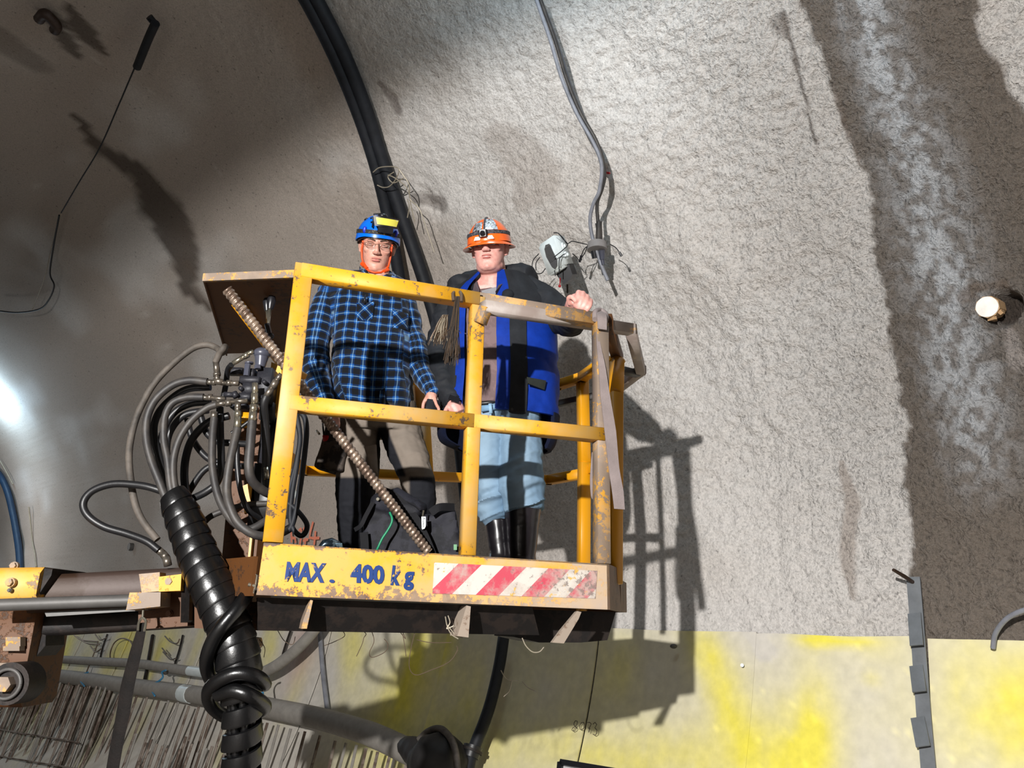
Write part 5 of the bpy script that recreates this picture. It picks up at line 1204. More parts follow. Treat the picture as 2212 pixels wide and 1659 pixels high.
# rubber boots
M_['boot'] = mat('black_rubber_boot', (20, 18, 22), .34, 0, c2=(40, 36, 40), soft=.15, amt=.3, scale=9, coat=.2, bump=.1, bscale=40, dist=.003)
def boot(rws, fx, fy):
    b = MB(); g = []
    for (y, xl, xr, Y, t) in rws: a, c = P(xl, y, Y), P(xr, y, Y); g.append(((a+c)/2, np.linalg.norm(c-a)/2, t))
    b.loft(g, 24); z0 = ZB+.035; 
    b2 = [(V(fx, fy, g[-1][0][2]), g[-1][1], g[-1][2]), (V(fx, fy-.02, z0+.12), .048, .075), (V(fx, fy-.07, z0+.06), .050, .13), (V(fx, fy-.08, z0+.01), .054, .15), (V(fx, fy-.08, z0), .054, .15)]
    b.loft(b2, 24); v, f, nn = remesh(b, .006, 2); v = folds(v, nn, .0012, (8, 8, 20), 51); return obj('rubber_boot', (v, f), M_['boot'], m2)
pf = P(1075, 1195, 3.37); boot([(1122, 1046, 1102, 3.38, .064), (1150, 1050, 1102, 3.38, .062), (1200, 1058, 1105, 3.37, .060)], pf[0]+.01, 3.54)
pf = P(1128, 1200, 3.33); boot([(1098, 1086, 1170, 3.335, .088), (1140, 1092, 1163, 3.335, .068), (1180, 1094, 1160, 3.335, .064), (1205, 1096, 1156, 3.335, .060)], pf[0], 3.505)
# jacket: sleeves, blue panels, black placket and hem
M_['jk_black'] = cloth('black_jacket_shell', (36, 38, 42), var=.2, rough=.7); M_['jk_blue'] = cloth('royal_blue_shell', (12, 50, 146), var=.15, rough=.6)
M_['jk_navy'] = cloth('dark_navy_lining', (16, 22, 44))
sv = MB(); limb(sv, [(986, 640, 3.42, 26), (966, 690, 3.42, 29), (955, 740, 3.41, 28), (954, 790, 3.38, 30), (966, 835, 3.32, 27), (980, 868, 3.28, 19)])
sv.ell(P(1000, 620, 3.42), (.07, .08, .045))
v, f, nn = remesh(sv, .0065, 3); v = folds(v, nn, .013, (8, 8, 15), 61); obj('jacket_sleeve', (v, f), M_['jk_black'], m2)
sv = MB(); limb(sv, [(1140, 628, 3.42, 30), (1172, 652, 3.38, 33), (1206, 680, 3.33, 33), (1232, 694, 3.25, 30), (1236, 682, 3.14, 24), (1230, 664, 3.05, 19)])
sv.ell(P(1122, 600, 3.44), (.085, .08, .055))
v, f, nn = remesh(sv, .0065, 3); v = folds(v, nn, .014, (9, 9, 12), 63); obj('jacket_sleeve', (v, f), M_['jk_black'], m2)
def shell(rws, a0, a1, th, m, name, par=m2, n=34, amp=.006, seed=70, sq=2.2, lab=None):
    """open garment wall: rows (y px, x left, x right, Y, half thickness); angles from the front, positive to image right"""
    vs = []
    for (y, xl, xr, Y, t) in rws:
        a, b_ = P(xl, y, Y), P(xr, y, Y); c = (a+b_)/2; rx = np.linalg.norm(b_-a)/2
        for k in range(n+1):
            q_ = math.radians(a0+(a1-a0)*k/n); vs.append(c+V(rx*math.copysign(abs(math.sin(q_))**(2/sq), math.sin(q_)), -t*math.copysign(abs(math.cos(q_))**(2/sq), math.cos(q_)), 0))
    vs = np.array(vs); g0 = vs.reshape(len(rws), n+1, 3); fine = []
    for j in range(n+1): fine.append(cr(list(g0[:, j]), 6))
    G = np.array(fine).transpose(1, 0, 2); m_ = G.shape[0]; fb_ = fbm(G.reshape(-1, 3)*V(9, 9, 11), 3, seed); dn = (fb_-.5)*3*amp+np.clip(1-np.abs(2*fb_-1)*3, -1, 1)*amp*.8
    cen = G.mean(1, keepdims=True)+V(0, .05, 0); out = G-cen; out[..., 2] = 0; out /= np.linalg.norm(out, axis=2, keepdims=True)
    G = G+out*dn.reshape(m_, n+1, 1); O = G.reshape(-1, 3); I = (G-out*th).reshape(-1, 3); K = len(O); w1 = n+1; ff = []
    for i in range(m_-1):
        for j in range(n):
            q_ = (i*w1+j, i*w1+j+1, (i+1)*w1+j+1, (i+1)*w1+j); ff.append(q_); ff.append(tuple(x+K for x in q_[::-1]))
        ff.append((i*w1, (i+1)*w1, (i+1)*w1+K, i*w1+K)); ff.append((i*w1+n, i*w1+n+K, (i+1)*w1+n+K, (i+1)*w1+n))
    for j in range(n): ff.append((j, j+K, j+1+K, j+1)); e_ = (m_-1)*w1; ff.append((e_+j, e_+j+1, e_+j+1+K, e_+j+K))
    return obj(name, (np.vstack([O, I]), ff), m, par, label=lab)
P_ = 0
JR = [(602, 1016, 1140, 3.42, .10), (650, 965, 1192, 3.43, .15), (700, 958, 1200, 3.42, .17), (760, 955, 1203, 3.40, .185), (820, 955, 1206, 3.39, .19), (870, 950, 1207, 3.39, .185), (905, 948, 1205, 3.39, .18)]
shell(JR, 18, 150, .02, M_['jk_blue'], 'jacket_front', amp=.010, seed=71, lab='royal blue right-hand jacket front')
shell(JR, 150, 215, .02, M_['jk_black'], 'jacket_back', amp=.006)
shell([(y, a, b_, Y, t) for (y, a, b_, Y, t) in JR], 215, 316, .02, M_['jk_black'], 'jacket_front', amp=.008, seed=73)
shell([(y, a+1, b_-1, Y, t+.004) for (y, a, b_, Y, t) in JR], 314, 326, .02, M_['jk_blue'], 'jacket_front', n=6, amp=.004, lab='blue edge of the left-hand jacket front')
shell([(y, a-2, b_+2, Y, t+.012) for (y, a, b_, Y, t) in JR[0:]]+[(912, 946, 1207, 3.39, .185)], 8.5, 24, .024, M_['jk_black'], 'jacket_placket', n=8, amp=.004, lab='black front placket of the jacket')
shell([(y, a+1, b_-1, Y, t+.008) for (y, a, b_, Y, t) in JR], -2, 9.5, .024, M_['jk_blue'], 'jacket_facing', n=4, amp=.003)
shell([(898, 946, 1208, 3.39, .190), (925, 946, 1206, 3.39, .188), (955, 950, 1200, 3.40, .16), (972, 980, 1190, 3.41, .13)], 62, 298, .02, M_['jk_navy'], 'jacket_hem', amp=.006, seed=75)
shell([(y, a-3, b_+3, Y, t+.014) for (y, a, b_, Y, t) in JR[:2]]+[(676, 955, 1199, 3.425, .178)], 20, 150, .022, M_['jk_black'], 'jacket_yoke', amp=.006, seed=77)
# collar and hood roll
b = MB(); b.tube(cr([P(1022, 618, 3.34), P(1002, 612, 3.42), P(1010, 602, 3.50), P(1060, 592, 3.54), P(1110, 586, 3.49), P(1118, 596, 3.42), P(1108, 622, 3.34), P(1092, 650, 3.26)], 6), [.020]*10+[.030]*22+[.028]*11, 12)
v, f, nn = remesh(b, .007, 3); v = folds(v, nn, .008, (10, 10, 10), 81); obj('jacket_collar', (v, f), M_['jk_black'], m2)
b = MB(); b.prism([P(1104, 600, 3.345), P(1120, 598, 3.345), P(1108, 640, 3.30), P(1100, 665, 3.275), P(1088, 668, 3.265), P(1094, 630, 3.29)], V(.0, .012, 0)); obj('collar_facing', b, M_['jk_blue'], m2)
patch('pocket_flap', [(1138, 814, 3.21), (1180, 822, 3.25), (1176, 842, 3.25), (1140, 828, 3.21)], 3.22, .012, cloth('olive_flap', (46, 50, 46)), m2, bulge=.004)
b = MB(); b.cyl(P(1106, 884, 3.185), P(1106, 884, 3.195), .006, n=12); obj('snap_button', b, M_['rubber'], m2)
for c_, r_ in (((1228, 662), (.034)),):
    b = MB(); b.tube([P(1238, 676, 3.10), P(1232, 667, 3.045)], [.046, .038], 14); obj('cuff', b, M_['jk_black'], m2)
b = MB(); b.tube([P(976, 858, 3.285), P(983, 872, 3.265)], [.044, .040], 14); cf = obj('cuff', b, M_['jk_black'], m2)
patch('cuff_tab', [(972, 852, 3.225), (994, 860, 3.23), (990, 870, 3.22), (968, 862, 3.215)], 3.22, .01, cloth('cuff_tab', (20, 20, 24)), cf)
# orange hard hat
M_['helmet_orange'] = mat('orange_helmet_shell', (246, 106, 32), .28, 0, var=.06, coat=.5)
H2b = H2; H2 = Head(H2b.pt(0, 0, .004), rotm(math.radians(-9), math.radians(19), math.radians(-4)), .99, 1.03)
hc2 = (0, .010, .018); R2_ = (.103, .122, .128)
h2o = obj('helmet', MB().add(*dome(H2, hc2, R2_, lambda a: .006)), M_['helmet_orange'], m2, label='orange hard hat with a peak')
vs = []; n_ = 60
for k in range(n_):
    a = 2*math.pi*k/n_; fr_ = max(0, -math.sin(a)); ext = .008+.030*fr_**1.6+.008*abs(math.cos(a)); zz = .006-.010*abs(math.cos(a))**2*1
    for (o_, dz) in ((-.004, .005), (ext, -.010-.006*fr_), (ext+.002, -.014-.006*fr_), (-.004, -.002)):
        vs.append(H2.pt(hc2[0]+(R2_[0]+o_)*math.cos(a), hc2[1]+(R2_[1]+o_)*math.sin(a), hc2[2]+zz+dz+.0*o_))
obj('peak', (vs, [(k*4+j, k*4+(j+1) % 4, ((k+1) % n_)*4+(j+1) % 4, ((k+1) % n_)*4+j) for k in range(n_) for j in range(4)]), M_['helmet_orange'], h2o)
M_['grey_web'] = mat('grey_elastic_strap', (84, 84, 90), .7, c2=(40, 40, 46), amt=.5, scale=140)
M_['silver'] = mat('crinkled_silver', (226, 230, 236), .18, .85, c2=(40, 44, 52), amt=.30, scale=60, bump=1, bscale=90, dist=.01)
band(H2, hc2, R2_, 21, .008, .004, M_['grey_web'], h2o, 'headlamp_strap')
b = MB(); pts = [on_dome(hc2, R2_, math.radians(-90 if e < 90 else 90), math.radians(e if e < 90 else 180-e), .002) for e in range(22, 150, 8)]; H2.tube(b, pts, .006, 6); obj('headlamp_strap', b, M_['grey_web'], h2o)
def dpatch(a0, a1, e0, e1, out, m, name, n=10):
    g = MB(); vv = []
    for i in range(n+1):
        for j in range(n+1): vv.append(H2.pt(*on_dome(hc2, R2_, math.radians(a0+(a1-a0)*i/n), math.radians(e0+(e1-e0)*j/n), out)))
    g.add(vv, [(i*(n+1)+j, (i+1)*(n+1)+j, (i+1)*(n+1)+j+1, i*(n+1)+j+1) for i in range(n) for j in range(n)]); return obj(name, g, m, h2o)
dpatch(-128, -97, 26, 50, .0045, M_['silver'], 'reflective_patch'); dpatch(-90, -52, 26, 62, .0045, M_['silver'], 'reflective_patch')
lampc = H2.pt(*on_dome(hc2, R2_, math.radians(-92), math.radians(17), .012)); b = MB(); b.box(lampc, H2.R@V(.020, 0, 0), H2.R@V(0, .012, 0), H2.R@V(0, 0, .016), .006); b.tube([lampc+H2.R@V(0, -.012, 0), lampc+H2.R@V(0, -.02, -.004)], .012, 12)
ho = obj('headlamp', b, M_['black_plastic'], h2o, label='small black headlamp over the peak')
for sx in (-1, 1):
    b = MB(); c = H2.pt(*on_dome(hc2, R2_, math.radians(-92+sx*16), math.radians(9), .004)); b.box(c, H2.R@V(.015, 0, 0), H2.R@V(0, .003, 0), H2.R@V(sx*-.004, 0, .008), .002); obj('white_tab', b, M_['white_plastic'], h2o)

P = P0_
# ---------------------------------------------------------------- loose things in and on the basket
def single(name, mb, m, label, cat, group=None, kind=None, **k):
    return obj(name, mb, M_[m] if isinstance(m, str) else m, None, label, cat, group, kind, **k)
P = stand_back(.07)
b = MB(); b.box(P(932, 890, 3.355), V(.028, .012, 0), V(-.002, .006, 0), V(.008, 0, .055), .003); single('mobile_phone', b, 'cable_black', 'dark handheld phone held in the hand of the man in plaid', 'phone')
P = P0_
# ribbed anchor bar
pa, pb = P(490, 625, 2.60), P(925, 1192, 3.02); d = pb-pa; Ln = np.linalg.norm(d); d /= Ln; x = np.cross(d, V(0, 1, 0)); x /= np.linalg.norm(x); y = np.cross(d, x)
tn, ns_ = 20, int(Ln/.0021); vs = []
for i in range(ns_+1):
    s = Ln*i/ns_
    for k in range(tn):
        a = 2*math.pi*k/tn; w_ = .5+.5*math.cos(2*math.pi*(s/.0168-k/tn)); vs.append(pa+d*s+(x*math.cos(a)+y*math.sin(a))*(.0162+.0036*w_**.8))
ff = [(i*tn+k, i*tn+(k+1) % tn, (i+1)*tn+(k+1) % tn, (i+1)*tn+k) for i in range(ns_) for k in range(tn)]+[tuple(range(tn)), tuple(ns_*tn+k for k in range(tn))]
single('anchor_bar', (vs, ff), 'anchor', 'long rusty ribbed anchor bar leaning diagonally across the basket', 'steel bar', sharp=80)
# bag
bg = thing('duffel_bag', 'black duffel bag on the basket floor between the two men', 'bag', P(890, 1230, 3.15))
def hull(mb, front, Y0_, Y1_, ins=.85):
    c = np.mean([P(x, y, Y0_) for x, y in front], axis=0); f0 = [P(x, y, Y0_) for x, y in front]; v = f0+[c+(p-c)*ins+V(0, Y1_-Y0_, 0) for p in f0]; n = len(f0)
    mb.add(v, [tuple(range(n)), tuple(range(2*n-1, n-1, -1))]+[(k, k+n, (k+1) % n+n, (k+1) % n) for k in range(n)])
b = MB(); hull(b, [(782, 1240), (790, 1120), (802, 1078), (815, 1064), (835, 1070), (862, 1088), (890, 1108), (925, 1112), (980, 1098), (985, 1130), (1000, 1190), (1004, 1240)], 3.10, 3.36)
b.tube([P(812, 1090, 3.12), P(850, 1085, 3.12), P(905, 1120, 3.10)], [.03, .05, .05], 12)
v, f, nn = remesh(b, .008, 6); v = folds(v, nn, .010, (7, 7, 7), 91); v = folds(v, nn, .004, (18, 18, 18), 93)
bc = cloth('black_nylon', (36, 36, 43), var=.25, c2=(24, 24, 29), rough=.65); obj('bag_body', (v, f), bc, bg)
bs_ = cloth('black_strap_web', (22, 22, 25), rough=.8)
def flat(pts, w, th, m, par, name, up=V(0, 1, 0)):
    p = cr([P(*q_) for q_ in pts], 6); b = MB(); vs = []
    for i, c in enumerate(p):
        t = p[min(i+1, len(p)-1)]-p[max(i-1, 0)]; t /= np.linalg.norm(t); s_ = np.cross(t, up); s_ /= np.linalg.norm(s_)
        for (a, e) in ((-1, -1), (1, -1), (1, 1), (-1, 1)): vs.append(c+s_*a*w/2+up*e*th/2)
    n = len(p); b.add(vs, [(i*4+j, i*4+(j+1) % 4, (i+1)*4+(j+1) % 4, (i+1)*4+j) for i in range(n-1) for j in range(4)]+[(0, 1, 2, 3), ((n-1)*4+3, (n-1)*4+2, (n-1)*4+1, (n-1)*4)])
    return obj(name, b, m, par, smooth=False)
flat([(818, 1062, 3.07), (850, 1078, 3.06), (890, 1120, 3.05), (912, 1160, 3.05), (935, 1215, 3.05)], .050, .006, bs_, bg, 'bag_strap')
flat([(806, 1085, 3.07), (790, 1115, 3.06), (780, 1135, 3.06), (766, 1145, 3.08)], .016, .006, bs_, bg, 'bag_strap')
flat([(930, 1108, 3.06), (950, 1096, 3.06), (982, 1096, 3.10)], .03, .006, bs_, bg, 'bag_strap')
flat([(786, 1150, 3.06), (788, 1180, 3.06), (788, 1230, 3.06)], .03, .006, bs_, bg, 'bag_strap')
b = MB(); b.tube(cr([P(862, 1080, 3.065), P(892, 1090, 3.05), (P(908, 1103, 3.045))], 5), .004, 6); zp = obj('zipper', b, M_['black_plastic'], bg)
b = MB(); b.tube([P(915, 1103, 3.035), P(914, 1108, 3.032), P(913, 1115, 3.03)], .0035, 6); obj('zip_slider', b, M_['chrome'], zp)
b = MB(); b.prism([P(910.5, 1116, 3.028), P(919.5, 1116, 3.028), P(919.5, 1137, 3.028), P(917, 1142, 3.028), P(912, 1143.5, 3.028), P(911, 1141, 3.028)], V(0, .004, 0)); zt_ = obj('zip_tag', b, M_['white_plastic'], bg, smooth=False, label='white zip pull tag')
place_text('Pruxor', P(913, 1118.5, 3.027), P(913.3, 1139.5, 3.027), P(917.5, 1118.5, 3.027), M_['cable_black'], 'tag_print', zt_, .0)
b = MB(); b.prism([P(980, 1176, 3.06), P(987, 1176, 3.06), P(987, 1188, 3.06), P(980, 1188, 3.06)], V(0, .004, 0)); obj('green_label', b, mat('green_label', (90, 140, 100), .6), bg, smooth=False)
b = MB(); b.cyl(P(816, 1078, 3.06), P(816, 1078, 3.07), .006, n=10); obj('stud', b, M_['chrome'], bg)
b = MB(); b.tube(cr([P(842, 1107, 3.03), P(847, 1120, 3.02), P(845, 1132, 3.02), P(836, 1148, 3.02), P(826, 1163, 3.02), P(818, 1180, 3.02), P(812, 1195, 3.03), P(808, 1225, 3.06)], 5), .0042, 8); single('green_cord', b, 'green_cord', 'thin green cord hanging over the black bag', 'cord')
b = MB(); a_, c_ = P(690, 1184, 2.86), P(737, 1184, 2.90)
b.tube([a_, P(700, 1177, 2.865), P(715, 1175, 2.875), P(730, 1179, 2.89), c_], [.008, .018, .022, .016, .010], 14); b.tube([P(722, 1180, 2.87), P(738, 1180, 2.88)], .012, 10)
single('steel_shackle_body', b, mat('blue_grey_steel', (120, 140, 150), .25, .7, c2=(40, 52, 60), amt=.5, scale=30), 'small shiny steel fitting lying behind the toe board', 'fitting')
# tie wire bundles over the rail
def bundle(top, bot, n_, w0, w1, name, lab, Y, seed, m='wire', cap=True):
    r_ = random.Random(seed); t = thing(name, lab, 'wire bundle', P(*top, Y), 'tie wire bundles on the top rail')
    b = MB(); b2 = MB()
    for i in range(n_):
        u = r_.uniform(-1, 1); u2 = u*.7+r_.uniform(-.5, .5); ln = r_.uniform(.72, 1.0)*(1 if r_.random() > .1 else .6)
        p0 = P(top[0]+u*w0*.5, top[1], Y+r_.uniform(-.008, .008)); p1 = P(top[0]*.6+bot[0]*.4+u*w0+r_.uniform(-2, 2), top[1]*.6+bot[1]*.4, Y+r_.uniform(-.012, .012)-.01)
        p2 = P(top[0]+(bot[0]-top[0])*ln+u2*w1, top[1]+(bot[1]-top[1])*ln, Y+r_.uniform(-.02, .02)-.012); q_ = cr([p0, p1, p2+V(r_.uniform(-.01, .01), 0, 0)], 3)
        (b2 if i % 3 == 0 else b).tube(q_, .0011, 4)
    o = obj('wire_strands', b, M_[m], t); o['kind'] = 'stuff'; o = obj('wire_strands', b2, M_['wire_pale'] if seed == 5 else M_['rubber_dusty'], t); o['kind'] = 'stuff'
    if cap:
        b = MB(); b.tube(cr([P(top[0]-8, top[1]+10, Y-.01), P(top[0]-9, top[1]-6, Y), P(top[0], top[1]-12, Y+.03), P(top[0]+8, top[1]-5, Y), P(top[0]+9, top[1]+12, Y-.01)], 5), .0065, 8); obj('wire_bend', b, M_['wire'], t)
    return t
yr = FPt(988, 640)[1]
bundle((988, 640), (975, 792), 90, 8, 15, 'tie_wire_bundle', 'long grey tie wire bundle draped over the top rail between the men', yr-.035, 3)
bundle((962, 680), (942, 748), 60, 12, 16, 'tie_wire_bundle', 'short brown tie wire bundle hanging behind the top rail', yr+.05, 5, cap=False)
# grey webbing sling over the right corner
sg = thing('webbing_sling', 'grey webbing sling hanging from the right corner of the basket', 'strap', P(1300, 690, 2.95))
def flatw(pts, ws, par, name='webbing'):
    p = cr([P(*q_) for q_ in pts], 6); wv = np.interp(np.linspace(0, 1, len(p)), np.linspace(0, 1, len(ws)), ws); vs = []; n = len(p)
    for c, w_ in zip(p, wv):
        k = M(c)*w_/2
        for (a, e) in ((-1, -1), (1, -1), (1, 1), (-1, 1)): vs.append(c+V(a*k, e*.004+a*k*.3, 0))
    b = MB(); b.add(vs, [(i*4+j, i*4+(j+1) % 4, (i+1)*4+(j+1) % 4, (i+1)*4+j) for i in range(n-1) for j in range(4)]+[(0, 1, 2, 3), ((n-1)*4+3, (n-1)*4+2, (n-1)*4+1, (n-1)*4)])
    return obj(name, b, M_['strap_grey'], par, smooth=False)
flatw([(1297, 676, 3.02), (1294, 700, 2.95), (1292, 735, 2.93), (1300, 790, 2.92), (1308, 860, 2.92), (1318, 930, 2.93), (1326, 1010, 2.94), (1334, 1060, 2.95), (1338, 1100, 2.955)], [14, 10, 7, 15, 22, 26, 24, 26, 24], sg)
flatw([(1288, 900, 3.10), (1284, 960, 3.08), (1280, 1030, 3.06), (1281, 1070, 3.05), (1285, 1079, 3.03), (1289, 1060, 3.02), (1290, 1000, 3.02), (1290, 930, 3.03)], [7, 9, 11, 10, 6, 9, 9, 7], sg)
b = MB(); b.tube(cr([P(1286, 690, 2.93), P(1286, 675, 2.96), P(1296, 671, 3.0), P(1308, 680, 2.98), P(1306, 700, 2.93)], 5), .012, 8); obj('sling_loop', b, M_['strap_grey'], sg)
flatw([(1297, 672, 2.99), (1300, 684, 2.92), (1301, 712, 2.91)], [24, 22, 20], sg, 'webbing')
# loose wires hanging under the basket
def wires(name, lab, curves, m, r=.0013, cat='wire', group=None):
    b = MB()
    for c in curves: b.tube(cr([P(*q_) for q_ in c], 6), r, 5)
    return single(name, b, m, lab, cat, group)
Yw = 2.88
wires('loose_wire', 'tangle of thin dark wires hanging under the middle of the basket', [[(730, 1352, Yw), (745, 1372, Yw), (725, 1385, Yw), (700, 1395, Yw)], [(735, 1362, Yw), (770, 1358, Yw), (790, 1368, Yw), (786, 1378, Yw), (782, 1392, Yw), (770, 1418, Yw)], [(802, 1360, Yw), (808, 1385, Yw), (798, 1410, Yw), (805, 1420, Yw), (832, 1408, Yw), (838, 1392, Yw), (830, 1380, Yw)], [(868, 1362, Yw), (876, 1380, Yw), (862, 1362, Yw)], [(898, 1360, Yw), (888, 1400, Yw), (884, 1440, Yw), (898, 1458, Yw), (930, 1448, Yw), (970, 1430, Yw), (988, 1405, Yw), (986, 1395, Yw)], [(900, 1382, Yw), (930, 1388, Yw), (975, 1388, Yw)], [(870, 1370, Yw), (875, 1400, Yw), (877, 1418, Yw)]], 'wire')
wires('loose_wire', 'pale frayed wires on the bracket under the hazard tape', [[(962, 1332, 2.84), (966, 1352, 2.83), (975, 1370, 2.83), (990, 1380, 2.83)], [(968, 1330, 2.84), (972, 1345, 2.83), (965, 1358, 2.83), (980, 1352, 2.83)], [(966, 1350, 2.83), (985, 1372, 2.83), (1000, 1378, 2.83)]], 'wire_pale', .0018)
wires('loose_wire', 'pale curled wire hanging below the right skid plate', [[(1128, 1378, 3.0), (1136, 1395, 3.0), (1150, 1408, 3.0), (1165, 1408, 3.0), (1175, 1398, 3.0)]], 'wire_pale', .0018)
wires('loose_wire', 'thin wires poking out by the shackle left of the lettering', [[(600, 1320, Yw), (620, 1335, Yw), (640, 1345, Yw)], [(590, 1330, Yw), (610, 1350, Yw), (630, 1352, Yw)], [(560, 1380, Yw), (572, 1400, Yw), (570, 1420, Yw)], [(600, 1362, Yw), (614, 1384, Yw), (632, 1392, Yw), (638, 1375, Yw)]], 'wire')
wires('loose_wire', 'pale stray wires in front of the shaded sheet by the dark cable', [[(1082, 1448, 4.2), (1092, 1465, 4.2), (1105, 1470, 4.2), (1118, 1470, 4.2)], [(1106, 1470, 4.2), (1100, 1492, 4.2), (1088, 1505, 4.2)], [(1128, 1472, 4.2), (1140, 1485, 4.2), (1158, 1494, 4.2)]], 'wire_pale', .0022)

# ---------------------------------------------------------------- things on the tunnel wall
def wl(pts, off): return cr([W(x, y, (o[0] if o else off)) for x, y, *o in pts], 7)
def wcable(name, pts, rp, off, m, lab, cat='cable', group=None, par=None):
    p = wl(pts, off); b = MB(); rr = [rp*M(q_) for q_ in p] if rp > 2.5 else rp*M(p[len(p)//2]); rr = rp*np.mean([M(q_) for q_ in p]) if rp > 2.5 else rr
    b.tube(p, rr, 10); return single(name, b, m, lab, cat, group)
wcable('power_cable', [(625, -60), (672, 20), (722, 120), (770, 235), (806, 340), (832, 440), (850, 530), (865, 620), (875, 760), (880, 900), (882, 1050)], 14, .14, 'cable_black', 'left one of the two thick black cables running down the lining')
wcable('power_cable', [(650, -60), (694, 20), (744, 120), (790, 235), (826, 345), (862, 450), (890, 530), (920, 620), (948, 720), (985, 900), (1010, 1100)], 15, .11, 'cable_black', 'right one of the two thick black cables running down the lining')
tw = thing('cable_tie_wire', 'pale wire tie lashing the two thick black cables together', 'wire', W(850, 385, .2))
b = MB()
for c in ([(806, 372), (820, 362), (848, 360), (862, 366), (856, 385), (842, 402), (828, 405), (815, 400)], [(838, 378), (852, 384), (876, 402), (884, 420), (888, 445), (896, 480)], [(862, 366), (872, 380), (884, 400), (886, 430), (905, 450), (920, 490), (938, 545)], [(850, 372), (838, 382), (850, 395), (872, 385)], [(880, 430), (884, 445), (880, 470)]):
    b.tube(wl(c, .24), .0045, 6)
obj('wire_loops', b, M_['wire_pale'], tw)
# thin pale cables down to the socket
wcable('light_cable', [(1146, -40), (1166, 20), (1190, 90), (1214, 170), (1246, 245), (1280, 305), (1297, 345), (1300, 375), (1296, 405), (1292, 420), (1282, 440), (1275, 470), (1278, 505), (1290, 545), (1302, 580), (1313, 606)], 4.2, .32, 'cable_grey', 'pale grey cable hanging in a curve to below the socket box')
wcable('light_cable', [(1154, -40), (1175, 20), (1200, 90), (1222, 165), (1252, 240), (1286, 300), (1301, 342), (1306, 380), (1300, 410), (1290, 440), (1292, 480), (1298, 520)], 4.0, .30, 'rubber_dusty', 'darker grey cable running beside the pale one to the socket box')
wcable('signal_cable', [(1160, -20), (1185, 40), (1210, 110), (1235, 190), (1268, 270), (1300, 340)], 3.0, .10, 'cable_grey', 'thin cable lying on the concrete behind the pale pair')
sk = thing('socket_box', 'grey lamp socket box with plugs hanging on the cables beside the white box', 'socket', W(1290, 535, .32))
def wp(x, y, off=.32): return W(x, y, off)
kk = M(wp(1290, 535))
b = MB(); c = wp(1290, 532); b.cyl(c+V(0, 0, -9*kk), c+V(0, 0, 8*kk), 22*kk, 20*kk, 20); obj('socket_body', b, mat('grey_socket', (126, 122, 120), .6), sk)
b = MB(); b.cyl(wp(1283, 540), wp(1286, 558), 8*kk, 7*kk, 14); obj('plug', b, M_['black_plastic'], sk)
b = MB(); b.cyl(wp(1300, 540), wp(1301, 560), 7*kk, 6*kk, 12); b.cyl(wp(1301, 560), wp(1303, 572), 4.5*kk, 4*kk, 10); obj('plug', b, M_['knob'], sk)
b = MB(); b.cyl(wp(1294, 478), wp(1294, 525), 6*kk, 8*kk, 12); b.tube([wp(1288, 482), wp(1296, 525)], 3*kk, 8); obj('strain_relief', b, M_['rubber_dusty'], sk)
for c, e in (([(1272, 530), (1262, 538), (1256, 552)], (1252, 566)), ([(1270, 528), (1264, 545), (1254, 560)], (1256, 560)), ([(1318, 528), (1330, 535), (1338, 545)], (1343, 553))):
    b = MB(); b.tube(wl(c, .33), .0035, 6); p_ = wl(c, .33)[-1]; b.cyl(p_, wp(*e, .33), .009, n=8); obj('pigtail', b, M_['black_plastic'], sk)
# white floodlight box
fb = thing('white_box', 'white plastic box with a black grille hanging tilted beside the orange helmet', 'box', W(1205, 560, .45))
def w3(x, y, o): return W(x, y, o)
fr_ = [w3(1161, 531, .62), w3(1197, 506, .56), w3(1224, 574, .52), w3(1184, 598, .60)]
fr_[2] = fr_[1]+fr_[3]-fr_[0]; ctr = np.mean(fr_, axis=0); nrm_ = np.cross(fr_[1]-fr_[0], fr_[3]-fr_[0]); nrm_ /= np.linalg.norm(nrm_)
if nrm_@V(0, 1, 0) < 0: nrm_ = -nrm_
dpt = (w3(1241, 572, .36)-fr_[2])
b = MB(); b.prism(fr_, dpt); v = np.array(b.v)
bmx = bmesh.new(); me_ = bpy.data.meshes.new('x'); me_.from_pydata(b.v, [], b.f); bmx.from_mesh(me_); bmesh.ops.recalc_face_normals(bmx, faces=bmx.faces); bmesh.ops.bevel(bmx, geom=bmx.edges[:], offset=.012, segments=2, affect='EDGES', clamp_overlap=True); bmx.verts.ensure_lookup_table()
obj('box_body', ([tuple(q_.co) for q_ in bmx.verts], [tuple(q_.index for q_ in g.verts) for g in bmx.faces]), M_['white_plastic'], fb); bmx.free()
ex, ey = (fr_[1]-fr_[0]), (fr_[3]-fr_[0])
b = MB(); b.prism([fr_[3]+ex*.18+dpt*.45-ey*.04, fr_[2]+dpt*.45-ey*.04, fr_[2]+dpt*.45+ey*.30, fr_[2]+dpt*.45+ey*.40-ex*.25, fr_[3]+ex*.40+dpt*.45+ey*.42], dpt*.5); obj('lower_block', b, M_['black_plastic'], fb, smooth=False, label='black block under the white box')  # black prism set below and behind the box front
def onb(u, v_, o=.004): return fr_[0]+ex*u+ey*v_-nrm_*o
b = MB(); b.prism([onb(.30, .22), onb(.42, .13), onb(.62, .16), onb(.74, .72), onb(.66, .86), onb(.48, .92), onb(.36, .80), onb(.26, .45)], -nrm_*.012); gr = obj('grille', b, M_['black_plastic'], fb, smooth=False, label='black ribbed grille')
b = MB()
for t in np.linspace(.22, .66, 12): b.bar(onb(.31+.02*t, t, .018), onb(.66+.04*t, t, .018), .004, .006, up=nrm_, ch=0)
obj('grille_ribs', b, M_['rubber'], gr, smooth=False)
